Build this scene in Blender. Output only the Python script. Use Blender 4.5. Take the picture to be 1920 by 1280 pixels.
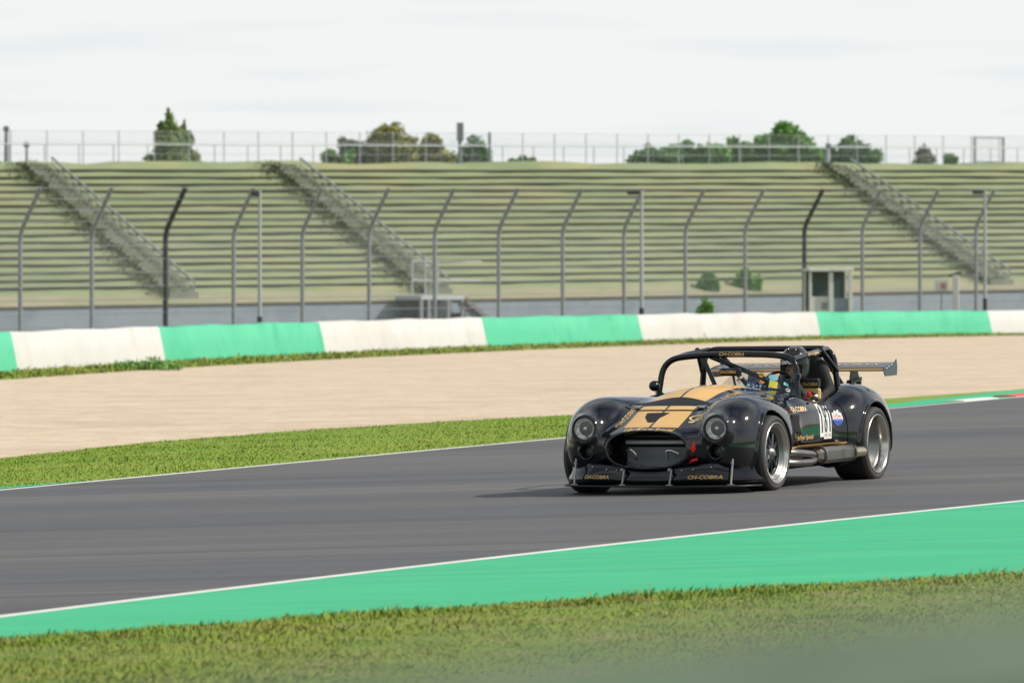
import bpy, math, random
import numpy as np
from mathutils import Vector, Matrix
random.seed(7); rng = np.random.default_rng(7)
for o in list(bpy.data.objects): bpy.data.objects.remove(o)
sc = bpy.context.scene
COL = sc.collection
R = math.radians
# ------------------------------------------------------------------ camera
FPX = 9600.0; VH = 566.0            # focal length in photo pixels, eye-level row of the photo
cam_d = bpy.data.cameras.new('camera'); cam = bpy.data.objects.new('camera', cam_d); COL.objects.link(cam)
cam.location = (0, 0, 0); cam.rotation_euler = (R(90), 0, 0)
cam_d.sensor_width = 36; cam_d.lens = 36 * FPX / 1920
cam_d.shift_y = -(640 - VH) / 1920
cam_d.clip_start = 0.2; cam_d.clip_end = 5000
cam_d.dof.use_dof = True; cam_d.dof.focus_distance = 44.0; cam_d.dof.aperture_fstop = 4.8
sc.camera = cam
# ------------------------------------------------------------------ light
SUN_EL, SUN_ROT = 40.0, 93.0
sd = bpy.data.lights.new('sun', 'SUN'); sd.energy = 4.5; sd.angle = R(1.2); sd.color = (1.0, 0.93, 0.82)
sun = bpy.data.objects.new('sun', sd); COL.objects.link(sun)
S = Vector((math.sin(R(SUN_ROT)) * math.cos(R(SUN_EL)), math.cos(R(SUN_ROT)) * math.cos(R(SUN_EL)), math.sin(R(SUN_EL))))
sun.rotation_euler = S.to_track_quat('Z', 'Y').to_euler(); sun.location = (30, 0, 30)
w = bpy.data.worlds.new("World"); sc.world = w; w.use_nodes = True
nt = w.node_tree; nt.nodes.clear()
N = nt.nodes.new; L = nt.links.new
out = N('ShaderNodeOutputWorld'); bg = N('ShaderNodeBackground'); bg.inputs[1].default_value = 0.1
sky = N('ShaderNodeTexSky'); sky.sky_type = 'NISHITA'; sky.sun_disc = False
sky.sun_elevation = R(SUN_EL); sky.sun_rotation = R(SUN_ROT); sky.air_density = 1.0; sky.dust_density = 1.0
tc = N('ShaderNodeTexCoord'); sep = N('ShaderNodeSeparateXYZ'); L(tc.outputs['Generated'], sep.inputs[0])
# thin high cloud: streaks low down, broken veil above
mp = N('ShaderNodeMapping'); mp.inputs['Scale'].default_value = (1.1, 1.1, 4.0); L(tc.outputs['Generated'], mp.inputs[0])
n1 = N('ShaderNodeTexNoise'); n1.inputs['Scale'].default_value = 1.3; n1.inputs['Detail'].default_value = 3; n1.inputs['Roughness'].default_value = 0.4
L(mp.outputs[0], n1.inputs['Vector'])
cr = N('ShaderNodeMapRange'); cr.inputs[1].default_value = 0.34; cr.inputs[2].default_value = 0.66; L(n1.outputs['Fac'], cr.inputs[0])
el = N('ShaderNodeMapRange'); el.inputs[1].default_value = 0.08; el.inputs[2].default_value = 0.35; el.inputs[3].default_value = 1.0; el.inputs[4].default_value = 0.0
L(sep.outputs['Z'], el.inputs[0])
mx = N('ShaderNodeMath'); mx.operation = 'MAXIMUM'; L(cr.outputs[0], mx.inputs[0]); L(el.outputs[0], mx.inputs[1])
# soft grey streaks inside the low cloud
mp2 = N('ShaderNodeMapping'); mp2.inputs['Scale'].default_value = (14, 14, 190); mp2.inputs['Location'].default_value = (0.3, 0.2, 2.2); L(tc.outputs['Generated'], mp2.inputs[0])
n2 = N('ShaderNodeTexNoise'); n2.inputs['Scale'].default_value = 1.0; n2.inputs['Detail'].default_value = 3; n2.inputs['Roughness'].default_value = 0.45; L(mp2.outputs[0], n2.inputs['Vector'])
c2 = N('ShaderNodeMapRange'); c2.inputs[1].default_value = 0.50; c2.inputs[2].default_value = 0.78; L(n2.outputs['Fac'], c2.inputs[0])
cc = N('ShaderNodeMixRGB'); cc.inputs[1].default_value = (8.85, 9.1, 8.95, 1); cc.inputs[2].default_value = (7.9, 8.35, 8.65, 1); L(c2.outputs[0], cc.inputs[0])
mxc = N('ShaderNodeMixRGB'); L(mx.outputs[0], mxc.inputs[0]); L(sky.outputs[0], mxc.inputs[1]); L(cc.outputs[0], mxc.inputs[2])
L(mxc.outputs[0], bg.inputs[0]); L(bg.outputs[0], out.inputs[0])
sc.view_settings.view_transform = 'Standard'; sc.view_settings.look = 'None'; sc.view_settings.exposure = 0.0; sc.view_settings.gamma = 1.0
# ------------------------------------------------------------------ helpers
def tag(o, label=None, cat=None, group=None, kind=None):
    if label: o['label'] = label
    if cat: o['category'] = cat
    if group: o['group'] = group
    if kind: o['kind'] = kind
    return o
def empty(name, loc=(0, 0, 0), rz=0.0, **k):
    o = bpy.data.objects.new(name, None); COL.objects.link(o); o.location = loc; o.rotation_euler = (0, 0, rz)
    return tag(o, **k)
class MB:
    """collects shapes, then links them as one mesh object"""
    def __init__(s): s.v = []; s.f = []; s.m = []; s.mi = 0; s.sm = []; s.smooth = False
    def add(s, vs, fs, smooth=None):
        b = len(s.v); s.v += [tuple(map(float, p)) for p in vs]
        s.f += [tuple(b + i for i in f) for f in fs]; s.m += [s.mi] * len(fs); s.sm += [s.smooth if smooth is None else smooth] * len(fs)
    def box(s, c, d, rot=None, bev=0.0):
        x, y, z = [q / 2 for q in d]
        if bev <= 0:
            vs = [(i * x, j * y, k * z) for i in (-1, 1) for j in (-1, 1) for k in (-1, 1)]
            fs = [(0, 1, 3, 2), (4, 6, 7, 5), (0, 4, 5, 1), (2, 3, 7, 6), (0, 2, 6, 4), (1, 5, 7, 3)]
        else:
            b = min(bev, x * .9, y * .9, z * .9); vs = []; idx = {}
            for i in (-1, 1):
                for j in (-1, 1):
                    for k in (-1, 1):
                        for a in range(3):
                            p = [i * (x - b), j * (y - b), k * (z - b)]
                            p[a] = (i * x, j * y, k * z)[a]
                            idx[(i, j, k, a)] = len(vs); vs.append(tuple(p))
            fs = []
            for a in range(3):
                o1, o2 = [q for q in range(3) if q != a]
                for sg in (-1, 1):
                    q = []
                    for (p1, p2) in ((-1, -1), (1, -1), (1, 1), (-1, 1)):
                        k = [0, 0, 0]; k[a] = sg; k[o1] = p1; k[o2] = p2; q.append(idx[(k[0], k[1], k[2], a)])
                    fs.append(tuple(q))
            for a in range(3):
                o1, o2 = [q for q in range(3) if q != a]
                for p1 in (-1, 1):
                    for p2 in (-1, 1):
                        k0 = [0, 0, 0]; k0[a] = -1; k0[o1] = p1; k0[o2] = p2; k1 = list(k0); k1[a] = 1
                        fs.append((idx[(*k0, o1)], idx[(*k1, o1)], idx[(*k1, o2)], idx[(*k0, o2)]))
            for i in (-1, 1):
                for j in (-1, 1):
                    for k in (-1, 1): fs.append((idx[(i, j, k, 0)], idx[(i, j, k, 1)], idx[(i, j, k, 2)]))
        M = rot if rot is not None else Matrix.Identity(3)
        if not isinstance(M, Matrix): M = Matrix.Rotation(M, 3, 'Z')
        s.add([Vector(c) + M @ Vector(p) for p in vs], fs, False)
    def ring_loft(s, rings, cap=True, closed=True, smooth=True):
        n = len(rings[0]); vs = [p for r in rings for p in r]; fs = []
        for i in range(len(rings) - 1):
            for j in range(n if closed else n - 1):
                k = (j + 1) % n; fs.append((i * n + j, i * n + k, (i + 1) * n + k, (i + 1) * n + j))
        s.add(vs, fs, smooth)
        if cap and closed:
            s.add(rings[0], [tuple(range(n))[::-1]], False); s.add(rings[-1], [tuple(range(n))], False)
    def tube(s, pts, r, n=10, cap=True):
        pts = [Vector(p) for p in pts]; rs = r if isinstance(r, (list, tuple)) else [r] * len(pts)
        T = []
        for i in range(len(pts)):
            a = pts[max(0, i - 1)]; b = pts[min(len(pts) - 1, i + 1)]; T.append((b - a).normalized())
        up = Vector((0, 0, 1)) if abs(T[0].z) < .9 else Vector((1, 0, 0))
        u = T[0].cross(up).normalized(); rings = []
        for i, p in enumerate(pts):
            u = (u - T[i] * u.dot(T[i])).normalized(); v = T[i].cross(u)
            rings.append([p + (u * math.cos(2 * math.pi * k / n) + v * math.sin(2 * math.pi * k / n)) * rs[i] for k in range(n)])
        s.ring_loft(rings, cap)
    def lathe(s, prof, c=(0, 0, 0), axis='Y', n=48, cap=False, close=False):
        """prof: (radius, along axis)"""
        rings = []
        pr = list(prof) + ([prof[0]] if close else [])
        for (r, h) in pr:
            ring = []
            for k in range(n):
                a = 2 * math.pi * k / n; p, q = r * math.cos(a), r * math.sin(a)
                if axis == 'Y': ring.append((c[0] + p, c[1] + h, c[2] + q))
                elif axis == 'X': ring.append((c[0] + h, c[1] + p, c[2] + q))
                else: ring.append((c[0] + p, c[1] + q, c[2] + h))
            rings.append(ring)
        s.ring_loft(rings, cap)
    def prism(s, poly, a, b, fn):
        """polygon (2-D) extruded from a to b; fn(p, q, h) -> point"""
        n = len(poly)
        A = [fn(p, q, a) for p, q in poly]; B = [fn(p, q, b) for p, q in poly]
        s.add(A + B, [tuple(range(n))[::-1], tuple(range(n, 2 * n))] + [(i, (i + 1) % n, n + (i + 1) % n, n + i) for i in range(n)], False)
    def build(s, name, mat, parent=None, loc=None, smooth=None, **k):
        me = bpy.data.meshes.new(name); me.from_pydata(s.v, [], s.f)
        for m in (mat if isinstance(mat, (list, tuple)) else [mat]): me.materials.append(m)
        me.polygons.foreach_set('material_index', s.m)
        me.polygons.foreach_set('use_smooth', s.sm if smooth is None else [smooth] * len(s.f))
        me.update()
        o = bpy.data.objects.new(name, me); COL.objects.link(o)
        if parent: o.parent = parent
        if loc is not None: o.location = loc
        return tag(o, **k)
def np_mesh(name, V, F, mat, parent=None, smooth=True, normals=None, mi=None, **k):
    V = np.asarray(V, np.float32); F = np.asarray(F, np.int32); m = F.shape[1]
    me = bpy.data.meshes.new(name); me.vertices.add(len(V)); me.vertices.foreach_set('co', V.ravel())
    me.loops.add(F.size); me.loops.foreach_set('vertex_index', F.ravel())
    me.polygons.add(len(F)); me.polygons.foreach_set('loop_start', np.arange(0, F.size, m, dtype=np.int32))
    me.polygons.foreach_set('use_smooth', np.full(len(F), smooth))
    for q in (mat if isinstance(mat, (list, tuple)) else [mat]): me.materials.append(q)
    if mi is not None: me.polygons.foreach_set('material_index', mi.astype(np.int32))
    me.update(calc_edges=True); me.validate()
    if normals is not None: me.normals_split_custom_set_from_vertices(normals.astype(np.float32))
    o = bpy.data.objects.new(name, me); COL.objects.link(o)
    if parent: o.parent = parent
    return tag(o, **k)
def arc(pts, r, n=6):
    """round the corners of a polyline"""
    pts = [Vector(p) for p in pts]; o = [pts[0]]
    for i in range(1, len(pts) - 1):
        a, b, c = pts[i - 1], pts[i], pts[i + 1]; d1 = (a - b); d2 = (c - b)
        q = min(r, d1.length * .48, d2.length * .48); p0 = b + d1.normalized() * q; p1 = b + d2.normalized() * q
        for k in range(n + 1):
            t = k / n; o.append(p0 * (1 - t) ** 2 + b * 2 * t * (1 - t) + p1 * t * t)
    return o + [pts[-1]]
# ------------------------------------------------------------------ materials
def mat(name, col, rough=0.6, metal=0.0, coat=0.0, spec=0.5, var=None, scale=5.0, bump=0.0, bscale=30.0, stretch=None, alpha=1.0, trans=0.0, emit=None):
    m = bpy.data.materials.new(name); m.use_nodes = True; t = m.node_tree; b = t.nodes['Principled BSDF']
    b.inputs['Base Color'].default_value = (*col, 1); b.inputs['Roughness'].default_value = rough; b.inputs['Metallic'].default_value = metal
    b.inputs['Coat Weight'].default_value = coat; b.inputs['Coat Roughness'].default_value = 0.03; b.inputs['Specular IOR Level'].default_value = spec
    b.inputs['Alpha'].default_value = alpha; b.inputs['Transmission Weight'].default_value = trans
    src = None
    if var is not None or bump > 0:
        c = t.nodes.new('ShaderNodeTexCoord'); mpn = t.nodes.new('ShaderNodeMapping'); t.links.new(c.outputs['Object'], mpn.inputs[0])
        if stretch:
            mpn.inputs['Rotation'].default_value = (0, 0, stretch[3]); mpn.vector_type = 'POINT'; mpn.inputs['Scale'].default_value = stretch[:3]
        src = mpn
    if var is not None:
        n = t.nodes.new('ShaderNodeTexNoise'); n.inputs['Scale'].default_value = scale; n.inputs['Detail'].default_value = 6; n.inputs['Roughness'].default_value = 0.6
        t.links.new(src.outputs[0], n.inputs['Vector'])
        r = t.nodes.new('ShaderNodeValToRGB'); r.color_ramp.elements[0].position = 0.3; r.color_ramp.elements[1].position = 0.7
        cols = [col] + list(var)
        r.color_ramp.elements[0].color = (*cols[0], 1); r.color_ramp.elements[1].color = (*cols[-1], 1)
        for i, q in enumerate(cols[1:-1]):
            e = r.color_ramp.elements.new(0.3 + 0.4 * (i + 1) / (len(cols) - 1)); e.color = (*q, 1)
        t.links.new(n.outputs['Fac'], r.inputs[0]); t.links.new(r.outputs[0], b.inputs['Base Color'])
    if bump > 0:
        n = t.nodes.new('ShaderNodeTexNoise'); n.inputs['Scale'].default_value = bscale; n.inputs['Detail'].default_value = 4
        t.links.new(src.outputs[0], n.inputs['Vector'])
        bm = t.nodes.new('ShaderNodeBump'); bm.inputs['Strength'].default_value = bump; bm.inputs['Distance'].default_value = 0.02
        t.links.new(n.outputs['Fac'], bm.inputs['Height']); t.links.new(bm.outputs[0], b.inputs['Normal'])
    return m
def noise_over(m, col, scale, lo, hi, stretch=None, detail=5, seed=0.0, fac=1.0):
    """lay a second noise-masked colour over a material's base colour"""
    t = m.node_tree; b = t.nodes['Principled BSDF']; inp = b.inputs['Base Color']
    c = t.nodes.new('ShaderNodeTexCoord'); mpn = t.nodes.new('ShaderNodeMapping'); t.links.new(c.outputs['Object'], mpn.inputs[0])
    mpn.inputs['Location'].default_value = (seed, seed * 1.7, seed * .3)
    if stretch: mpn.inputs['Rotation'].default_value = (0, 0, stretch[3]); mpn.inputs['Scale'].default_value = stretch[:3]
    n = t.nodes.new('ShaderNodeTexNoise'); n.inputs['Scale'].default_value = scale; n.inputs['Detail'].default_value = detail; t.links.new(mpn.outputs[0], n.inputs['Vector'])
    r = t.nodes.new('ShaderNodeMapRange'); r.inputs[1].default_value = lo; r.inputs[2].default_value = hi; r.inputs[4].default_value = fac; t.links.new(n.outputs['Fac'], r.inputs[0])
    x = t.nodes.new('ShaderNodeMixRGB'); t.links.new(r.outputs[0], x.inputs[0]); x.inputs[2].default_value = (*col, 1)
    if inp.is_linked: t.links.new(inp.links[0].from_socket, x.inputs[1])
    else: x.inputs[1].default_value = inp.default_value
    t.links.new(x.outputs[0], inp); return m
TD = R(-63)                                         # rotates the track's direction onto the texture's x axis
M = {}
M['asphalt'] = mat('asphalt', (.080, .081, .083), .78, var=[(.096, .094, .092), (.124, .117, .109)], scale=.9, stretch=(.05, 1.1, 1, TD), bump=.25, bscale=60)
noise_over(M['asphalt'], (.062, .067, .080), 1.0, .42, .62, (.02, .5, 1, TD), seed=4, fac=.75)
noise_over(M['asphalt'], (.15, .14, .13), 45, .55, .75, (.25, 1, 1, TD), seed=9, fac=.55)
M['green'] = mat('green_paint', (.012, .385, .165), .6, var=[(.016, .415, .185), (.026, .455, .21)], scale=1.4, stretch=(.3, 1.6, 1, TD), bump=.15, bscale=50)
noise_over(M['green'], (.015, .31, .14), 3.0, .55, .75, (.3, 2, 1, TD), seed=3, fac=.6)
noise_over(M['green'], (.12, .42, .23), 8.0, .66, .75, (.3, 2, 1, TD), seed=7, fac=.5)
M['white'] = mat('white_paint', (.60, .58, .54), .6, var=[(.72, .70, .66)], scale=4, bump=.1)
M['red'] = mat('red_paint', (.62, .07, .05), .6, var=[(.55, .1, .07)], scale=4)
M['gravel'] = mat('gravel', (.46, .355, .245), .95, var=[(.56, .45, .325), (.63, .52, .39)], scale=3.2, stretch=(.5, .9, 1, 0), bump=.9, bscale=9)
noise_over(M['gravel'], (.24, .17, .11), 9.0, .56, .70, (.6, .8, 1, 0), seed=2, fac=.6)
noise_over(noise_over(M['gravel'], (.36, .27, .18), .6, .5, .7, (.5, 1.4, 1, 0), seed=12, fac=.5) or M['gravel'], (.60, .52, .40), 16.0, .60, .70, (.4, 1.5, 1, 0), seed=6, fac=.6)
M['soil'] = mat('grass_ground', (.115, .195, .016), .95, var=[(.155, .225, .025), (.215, .225, .045)], scale=1.6, bump=.5, bscale=40)
M['blade'] = mat('grass_blade', (.155, .25, .014), .6, var=[(.20, .29, .025), (.28, .30, .05)], scale=.9)
noise_over(M['blade'], (.29, .21, .08), 3.5, .54, .68, None, seed=5, fac=.8)
noise_over(M['blade'], (.10, .19, .014), 1.7, .55, .7, None, seed=8, fac=.7)
M['blade2'] = mat('verge_blade', (.165, .275, .010), .6, var=[(.205, .315, .018), (.27, .32, .035)], scale=.35)
noise_over(M['blade2'], (.27, .27, .05), .5, .56, .7, None, seed=5, fac=.6)
M['dry'] = mat('dry_grass', (.20, .21, .09), .9, var=[(.28, .26, .13), (.15, .19, .06)], scale=.6, bump=.5, bscale=10)
M['terrace'] = mat('terrace_grass', (.175, .225, .115), .95, var=[(.22, .265, .14), (.26, .275, .15)], scale=.25, stretch=(.5, .5, 2.2, 0), bump=.4, bscale=6)
noise_over(M['terrace'], (.31, .29, .14), .35, .55, .68, (.35, .35, 2.5, 0), seed=3, fac=.7)
noise_over(M['terrace'], (.17, .23, .11), .5, .58, .70, (.35, .35, 2.5, 0), seed=8, fac=.7)
M['plank'] = mat('bench_plank', (.045, .047, .045), .85, var=[(.065, .055, .048), (.04, .045, .042)], scale=.5, stretch=(.3, .3, 1, 0))
M['concrete'] = mat('retaining_concrete', (.19, .24, .29), .85, var=[(.23, .275, .32), (.17, .215, .27)], scale=.5, bump=.2, bscale=8)
M['steel'] = mat('galvanised_steel', (.24, .26, .28), .5, metal=.3)
M['pale_steel'] = mat('pale_steel', (.42, .46, .48), .5, metal=.3)
M['dark_steel'] = mat('dark_steel', (.05, .055, .06), .5, metal=.3)
M['hut'] = mat('hut_white', (.50, .53, .52), .7, var=[(.58, .58, .55)], scale=2)
M['hutdark'] = mat('hut_interior_shade', (.06, .09, .09), .5)  # dark colour carries the shade inside the open hut
M['glass_dark'] = mat('window_glass', (.03, .05, .05), .1)
noise_over(M['asphalt'], (.045, .046, .050), 1.0, .56, .62, (.012, 2.2, 1, TD), seed=21, fac=.55, detail=2)
noise_over(M['asphalt'], (.165, .155, .140), 1.0, .60, .66, (.02, 1.5, 1, TD), seed=33, fac=.35, detail=3)
noise_over(M['green'], (.03, .25, .13), 1.0, .60, .66, (.05, 2.4, 1, TD), seed=15, fac=.45, detail=4)
noise_over(M['soil'], (.26, .20, .09), 3.0, .52, .66, None, seed=5, fac=.7)
noise_over(M['soil'], (.08, .16, .015), 1.4, .54, .66, None, seed=8, fac=.6)
noise_over(M['soil'], (.10, .12, .03), 22.0, .52, .68, None, seed=3, fac=.6)
# ================================================================== PLACE
H0, SX = 1.672, 0.028                                # eye height, cross-fall of the track
def gz(x, y): return -H0 + SX * float(np.clip(x, -60, 60))
def G(u, v):                                         # photo point lying on the track's plane
    y = FPX * H0 / (v - VH + SX * (u - 960)); x = (u - 960) / FPX * y
    return np.array((x, y, -H0 + SX * x))
def D(u, v, y): return np.array(((u - 960) / FPX * y, y, -(v - VH) * y / FPX))
US = np.arange(-320, 2241, 32.0)
DR = np.array((math.sin(R(27)), math.cos(R(27)), .012)); DL = -np.array((math.sin(R(30)), math.cos(R(30)), .014))
def curve(pts, deg=2, ydeg=2):
    p = np.array(pts, float); v = np.polyfit(p[:, 0] - 960, p[:, 1], deg)
    if p.shape[1] == 3:
        yy = np.polyfit(p[:, 0] - 960, p[:, 2], ydeg)
        m = [D(u, np.polyval(v, u - 960), np.polyval(yy, u - 960)) for u in US]
    else: m = [G(u, np.polyval(v, u - 960)) for u in US]
    return np.array(m)
def ext(m, dl=DL, dr=DR):
    a = [m[0] + dl * q for q in (300, 90, 30, 10)]; b = [m[-1] + dr * q for q in (10, 30, 90, 300)]
    return np.array(a + list(m) + b)
def offset(m, d):                                    # shift a ground line sideways (away from the camera is +)
    t = np.gradient(m, axis=0); t[:, 2] = 0; t /= np.linalg.norm(t, axis=1)[:, None]
    n = np.stack([-t[:, 1], t[:, 0], 0 * t[:, 0]], 1); q = m + n * (d if np.isscalar(d) else np.array(d)[:, None])
    q[:, 2] += SX * (q[:, 0] - m[:, 0]); return q
def strip(name, A, B, mt, nsub=6, dz=0.0, rag=0.0, kind='structure', sl=None):
    if sl is not None: A, B = A[sl], B[sl]
    n = len(A); V = []
    for j in range(nsub + 1):
        q = A * (1 - j / nsub) + B * j / nsub; q = q.copy(); q[:, 2] += dz; V.append(q)
    V = np.concatenate(V); F = [(j * n + i, j * n + i + 1, (j + 1) * n + i + 1, (j + 1) * n + i) for j in range(nsub) for i in range(n - 1)]
    return np_mesh(name, V, F, mt, kind=kind)
E1 = curve([(0, 1200), (200, 1186), (500, 1166), (700, 1150), (850, 1141), (1200, 1118), (1500, 1100), (1640, 1090), (1920, 1078)])
E2 = curve([(0, 1156), (430, 1106), (700, 1071), (1000, 1038), (1230, 1011), (1500, 983), (1700, 962), (1920, 939)])
E2b = offset(E2, .12)
E3 = curve([(0, 919), (530, 869), (1060, 821), (1660, 767), (1920, 743)], 2)
E3b = offset(E3, .13)
E4 = curve([(0, 859), (86, 848), (295, 831), (640, 802), (1060, 775), (1650, 751), (1920, 727)], 3)
E5 = curve([(0, 712, 108), (100, 705, 112), (300, 691, 119), (612, 672, 133), (915, 659, 150), (1207, 649, 165), (1540, 637, 179), (1920, 628, 192)])
US_ = US.copy()
def rag(m, a, sd): q = np.random.default_rng(sd); return offset(m, a * (np.sin(US * .021 + sd) * .5 + np.sin(US * .057 + 2 * sd) * .35 + q.normal(0, .12, len(US))))
E1 = rag(E1, .05, 1); E4 = rag(E4, .10, 2)
BU = [35, 312, 612, 915, 1207, 1540, 1862]
E6 = curve([(35, 697, 115), (310, 677, 124), (612, 663, 137), (915, 651, 153), (1207, 639, 168), (1540, 630, 182), (1862, 626, 194)])
E6t = curve([(35, 624, 115), (310, 611, 124), (612, 602, 137), (915, 597, 153), (1207, 590, 168), (1540, 585, 182), (1862, 582, 194)])
# stands' own frame
ST = np.array((math.cos(R(35.3)), math.sin(R(35.3)), .0144)); SN = np.array((-math.sin(R(35.3)), math.cos(R(35.3)), 0.0))
SB = np.array((-23.0, 230.0, -.29))
def W(s, back, z): return SB + ST * s + SN * back + np.array((0, 0, z))
def s_at(u, back, z=0.0):                             # where along the stand a photo column meets that line
    k = (u - 960) / FPX; p = SB + SN * back; return (k * p[1] - p[0]) / (ST[0] - k * ST[1])
E7 = np.array([W(s_at(u, -.3), -.3, -1.35) for u in US])
E0 = np.array([G(u, 1500) for u in US])
X0, X1, X2, X2b, X3, X3b, X4, X5, X6 = map(ext, (E0, E1, E2, E2b, E3, E3b, E4, E5, E6))
X7 = ext(E7, -ST, ST)
Xn = ext(E0); Xn = Xn + np.array((60 * .85, -60 * .5, 0)) ; Xn[:, 2] = [gz(x, y) for x, y, z in Xn]
g = strip('grass', Xn, X1, M['soil'], 12)
strip('painted_runoff', X1, X2, M['green'], 6)
strip('edge_line', X2, X2b, M['white'], 1)
strip('race_track', X2b, X3, M['asphalt'], 16)
strip('edge_line', X3, X3b, M['white'], 1)
M['verge'] = mat('verge_ground', (.15, .26, .012), .95, var=[(.20, .29, .025)], scale=1.1, bump=.6, bscale=40)
noise_over(M['verge'], (.27, .27, .05), .8, .5, .68, (.5, 1, 1, 0), seed=3, fac=.6); noise_over(M['verge'], (.09, .17, .01), 9.0, .52, .68, (.5, 1, 1, 0), seed=6, fac=.5)
strip('verge', X3b, X4, M['verge'], 6)
gt = strip('gravel_trap', X4, X5, M['gravel'], 30)
strip('grass_bank', X5, X6, M['dry'], 2)
strip('service_road', X6, X7, M['dry'], 6)
# painted strips and kerb past the far line
def idx(u0, u1): a = int((u0 + 320) / 32); b = int((u1 + 320) / 32) + 1; return slice(a, b)
sl = idx(1568, 2240); n_ = sl.stop - sl.start
wgt = np.clip(np.linspace(0.15, 1.9, n_), 0, 1)[:, None]
strip('painted_verge', E3b[sl], E3b[sl] * (1 - wgt) + (offset(E4, -.25))[sl] * wgt, M['green'], 4, dz=.006)
sl = idx(-320, 192); n_ = sl.stop - sl.start
wgt = np.linspace(.40, 0.0, n_)
strip('painted_verge', E3b[sl], offset(E3b, np.interp(US, [-320, 0, 192], [1.6, .55, 0.0]))[sl], M['green'], 2, dz=.006)
def kerb(u0, u1, mt, w, h=.05):
    sl = idx(u0, u1); a = E3b[sl]; b = offset(E3b, w)[sl]; n = len(a); up = np.array((0, 0, h))
    rings = []
    for i in range(n): rings.append([a[i] - up, a[i] + up * .3, (a[i] + b[i]) / 2 + up, b[i] + up * .9, b[i] - up])
    mb = MB(); mb.ring_loft(rings, smooth=False); return mb.build('kerb', mt, kind='structure')
kerb(1842, 1890, M['white'], .30, .02); kerb(1922, 1990, M['red'], .36, .03)
# terrain sheet far below and beyond everything
mb = MB(); xs = [-700, -300, -60, 0, 60, 300, 700]
ys = [-700, -200, 0, 60, 700]
mb.add([(x, y, gz(x, y) - .55 - 0) for y in ys for x in xs], [(j * 7 + i, j * 7 + i + 1, j * 7 + i + 8, j * 7 + i + 7) for j in range(4) for i in range(6)], False)
mb.build('ground', M['soil'], kind='structure')
# ------------------------------------------------------------------ grass blades
def blades(name, A, B, n, h, wd, mt, u_lo=-60, u_hi=1980, pw=1.0, lift=0.0, edge=0.0, **k):
    """n blades between two ground lines, spread evenly over the area that shows"""
    i0 = (u_lo + 320) / 32; i1 = (u_hi + 320) / 32
    fi = rng.uniform(i0, i1, n * 2); t = rng.uniform(-edge, 1 + edge, n * 2) ** pw if edge == 0 else rng.uniform(-edge, 1 + edge, n * 2)
    i = fi.astype(int); fr = (fi - i)[:, None]
    a = A[i] * (1 - fr) + A[i + 1] * fr; b = B[i] * (1 - fr) + B[i + 1] * fr
    width = np.linalg.norm(A[i + 1] - A[i], axis=1) * (1 - t.clip(0, 1)) + np.linalg.norm(B[i + 1] - B[i], axis=1) * t.clip(0, 1)
    keep = rng.uniform(0, 1, n * 2) < width / width.max(); a, b, t = a[keep][:n], b[keep][:n], t[keep][:n]
    P = a + (b - a) * t[:, None]; m = len(P)
    patch = .5 + .5 * np.sin(P[:, 0] * 1.9 + np.sin(P[:, 1] * 1.3) * 2) * np.sin(P[:, 1] * 1.1 + np.cos(P[:, 0] * .8) * 2)
    patch2 = .5 + .5 * np.sin(P[:, 0] * 6.1 + P[:, 1] * 2) * np.sin(P[:, 1] * 5.2 - P[:, 0])
    ln = rng.gamma(6, 1 / 6, m) * h * (.55 + .5 * patch + .35 * patch2); th = rng.uniform(0, 2 * np.pi, m); lean = rng.uniform(.1, .8, m)
    d = np.stack([np.cos(th), np.sin(th)], 1); pr = np.stack([-d[:, 1], d[:, 0]], 1) * (wd * rng.uniform(.6, 1.4, m))[:, None]
    V = np.zeros((m, 4, 3)); base = P.copy(); base[:, 2] += lift - .005
    V[:, 0] = base; V[:, 0, :2] += pr; V[:, 1] = base; V[:, 1, :2] -= pr
    V[:, 2] = base; V[:, 2, :2] += d * (ln * lean * .4)[:, None] - pr * .7; V[:, 2, 2] += ln * .65
    V[:, 3] = base; V[:, 3, :2] += d * (ln * lean)[:, None]; V[:, 3, 2] += ln
    q = np.arange(m)[:, None] * 4
    F = np.concatenate([q + [0, 1, 2], q + [0, 2, 3]])
    nn = rng.normal(0, .22, (m, 3)); nn[:, 2] = 1; nn[:, 0] += .25; nn /= np.linalg.norm(nn, axis=1)[:, None]
    return np_mesh(name, V.reshape(-1, 3), F, mt, smooth=True, normals=np.repeat(nn, 4, 0), kind='stuff', **k)
blades('grass_blades', offset(E0, 0), E1, 185000, .015, .0028, M['blade'], -200, 2230, label='mown grass with dry tufts in the foreground, below the green run-off', cat='grass')
blades('grass_blades', offset(E1, -.45), offset(E1, .10), 30000, .022, .003, M['blade'], -200, 2230, label='taller ragged grass along the near edge of the green run-off', cat='grass')
blades('verge_grass', E3b, E4, 120000, .015, .0055, M['blade2'], -100, 1600, label='bright green grass verge between the white line and the gravel', cat='grass')
blades('bank_grass', E5, E6, 36000, .055, .016, M['blade'], -100, 2050, edge=.12, label='rough grass growing at the foot of the green and white barrier', cat='grass')
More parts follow.
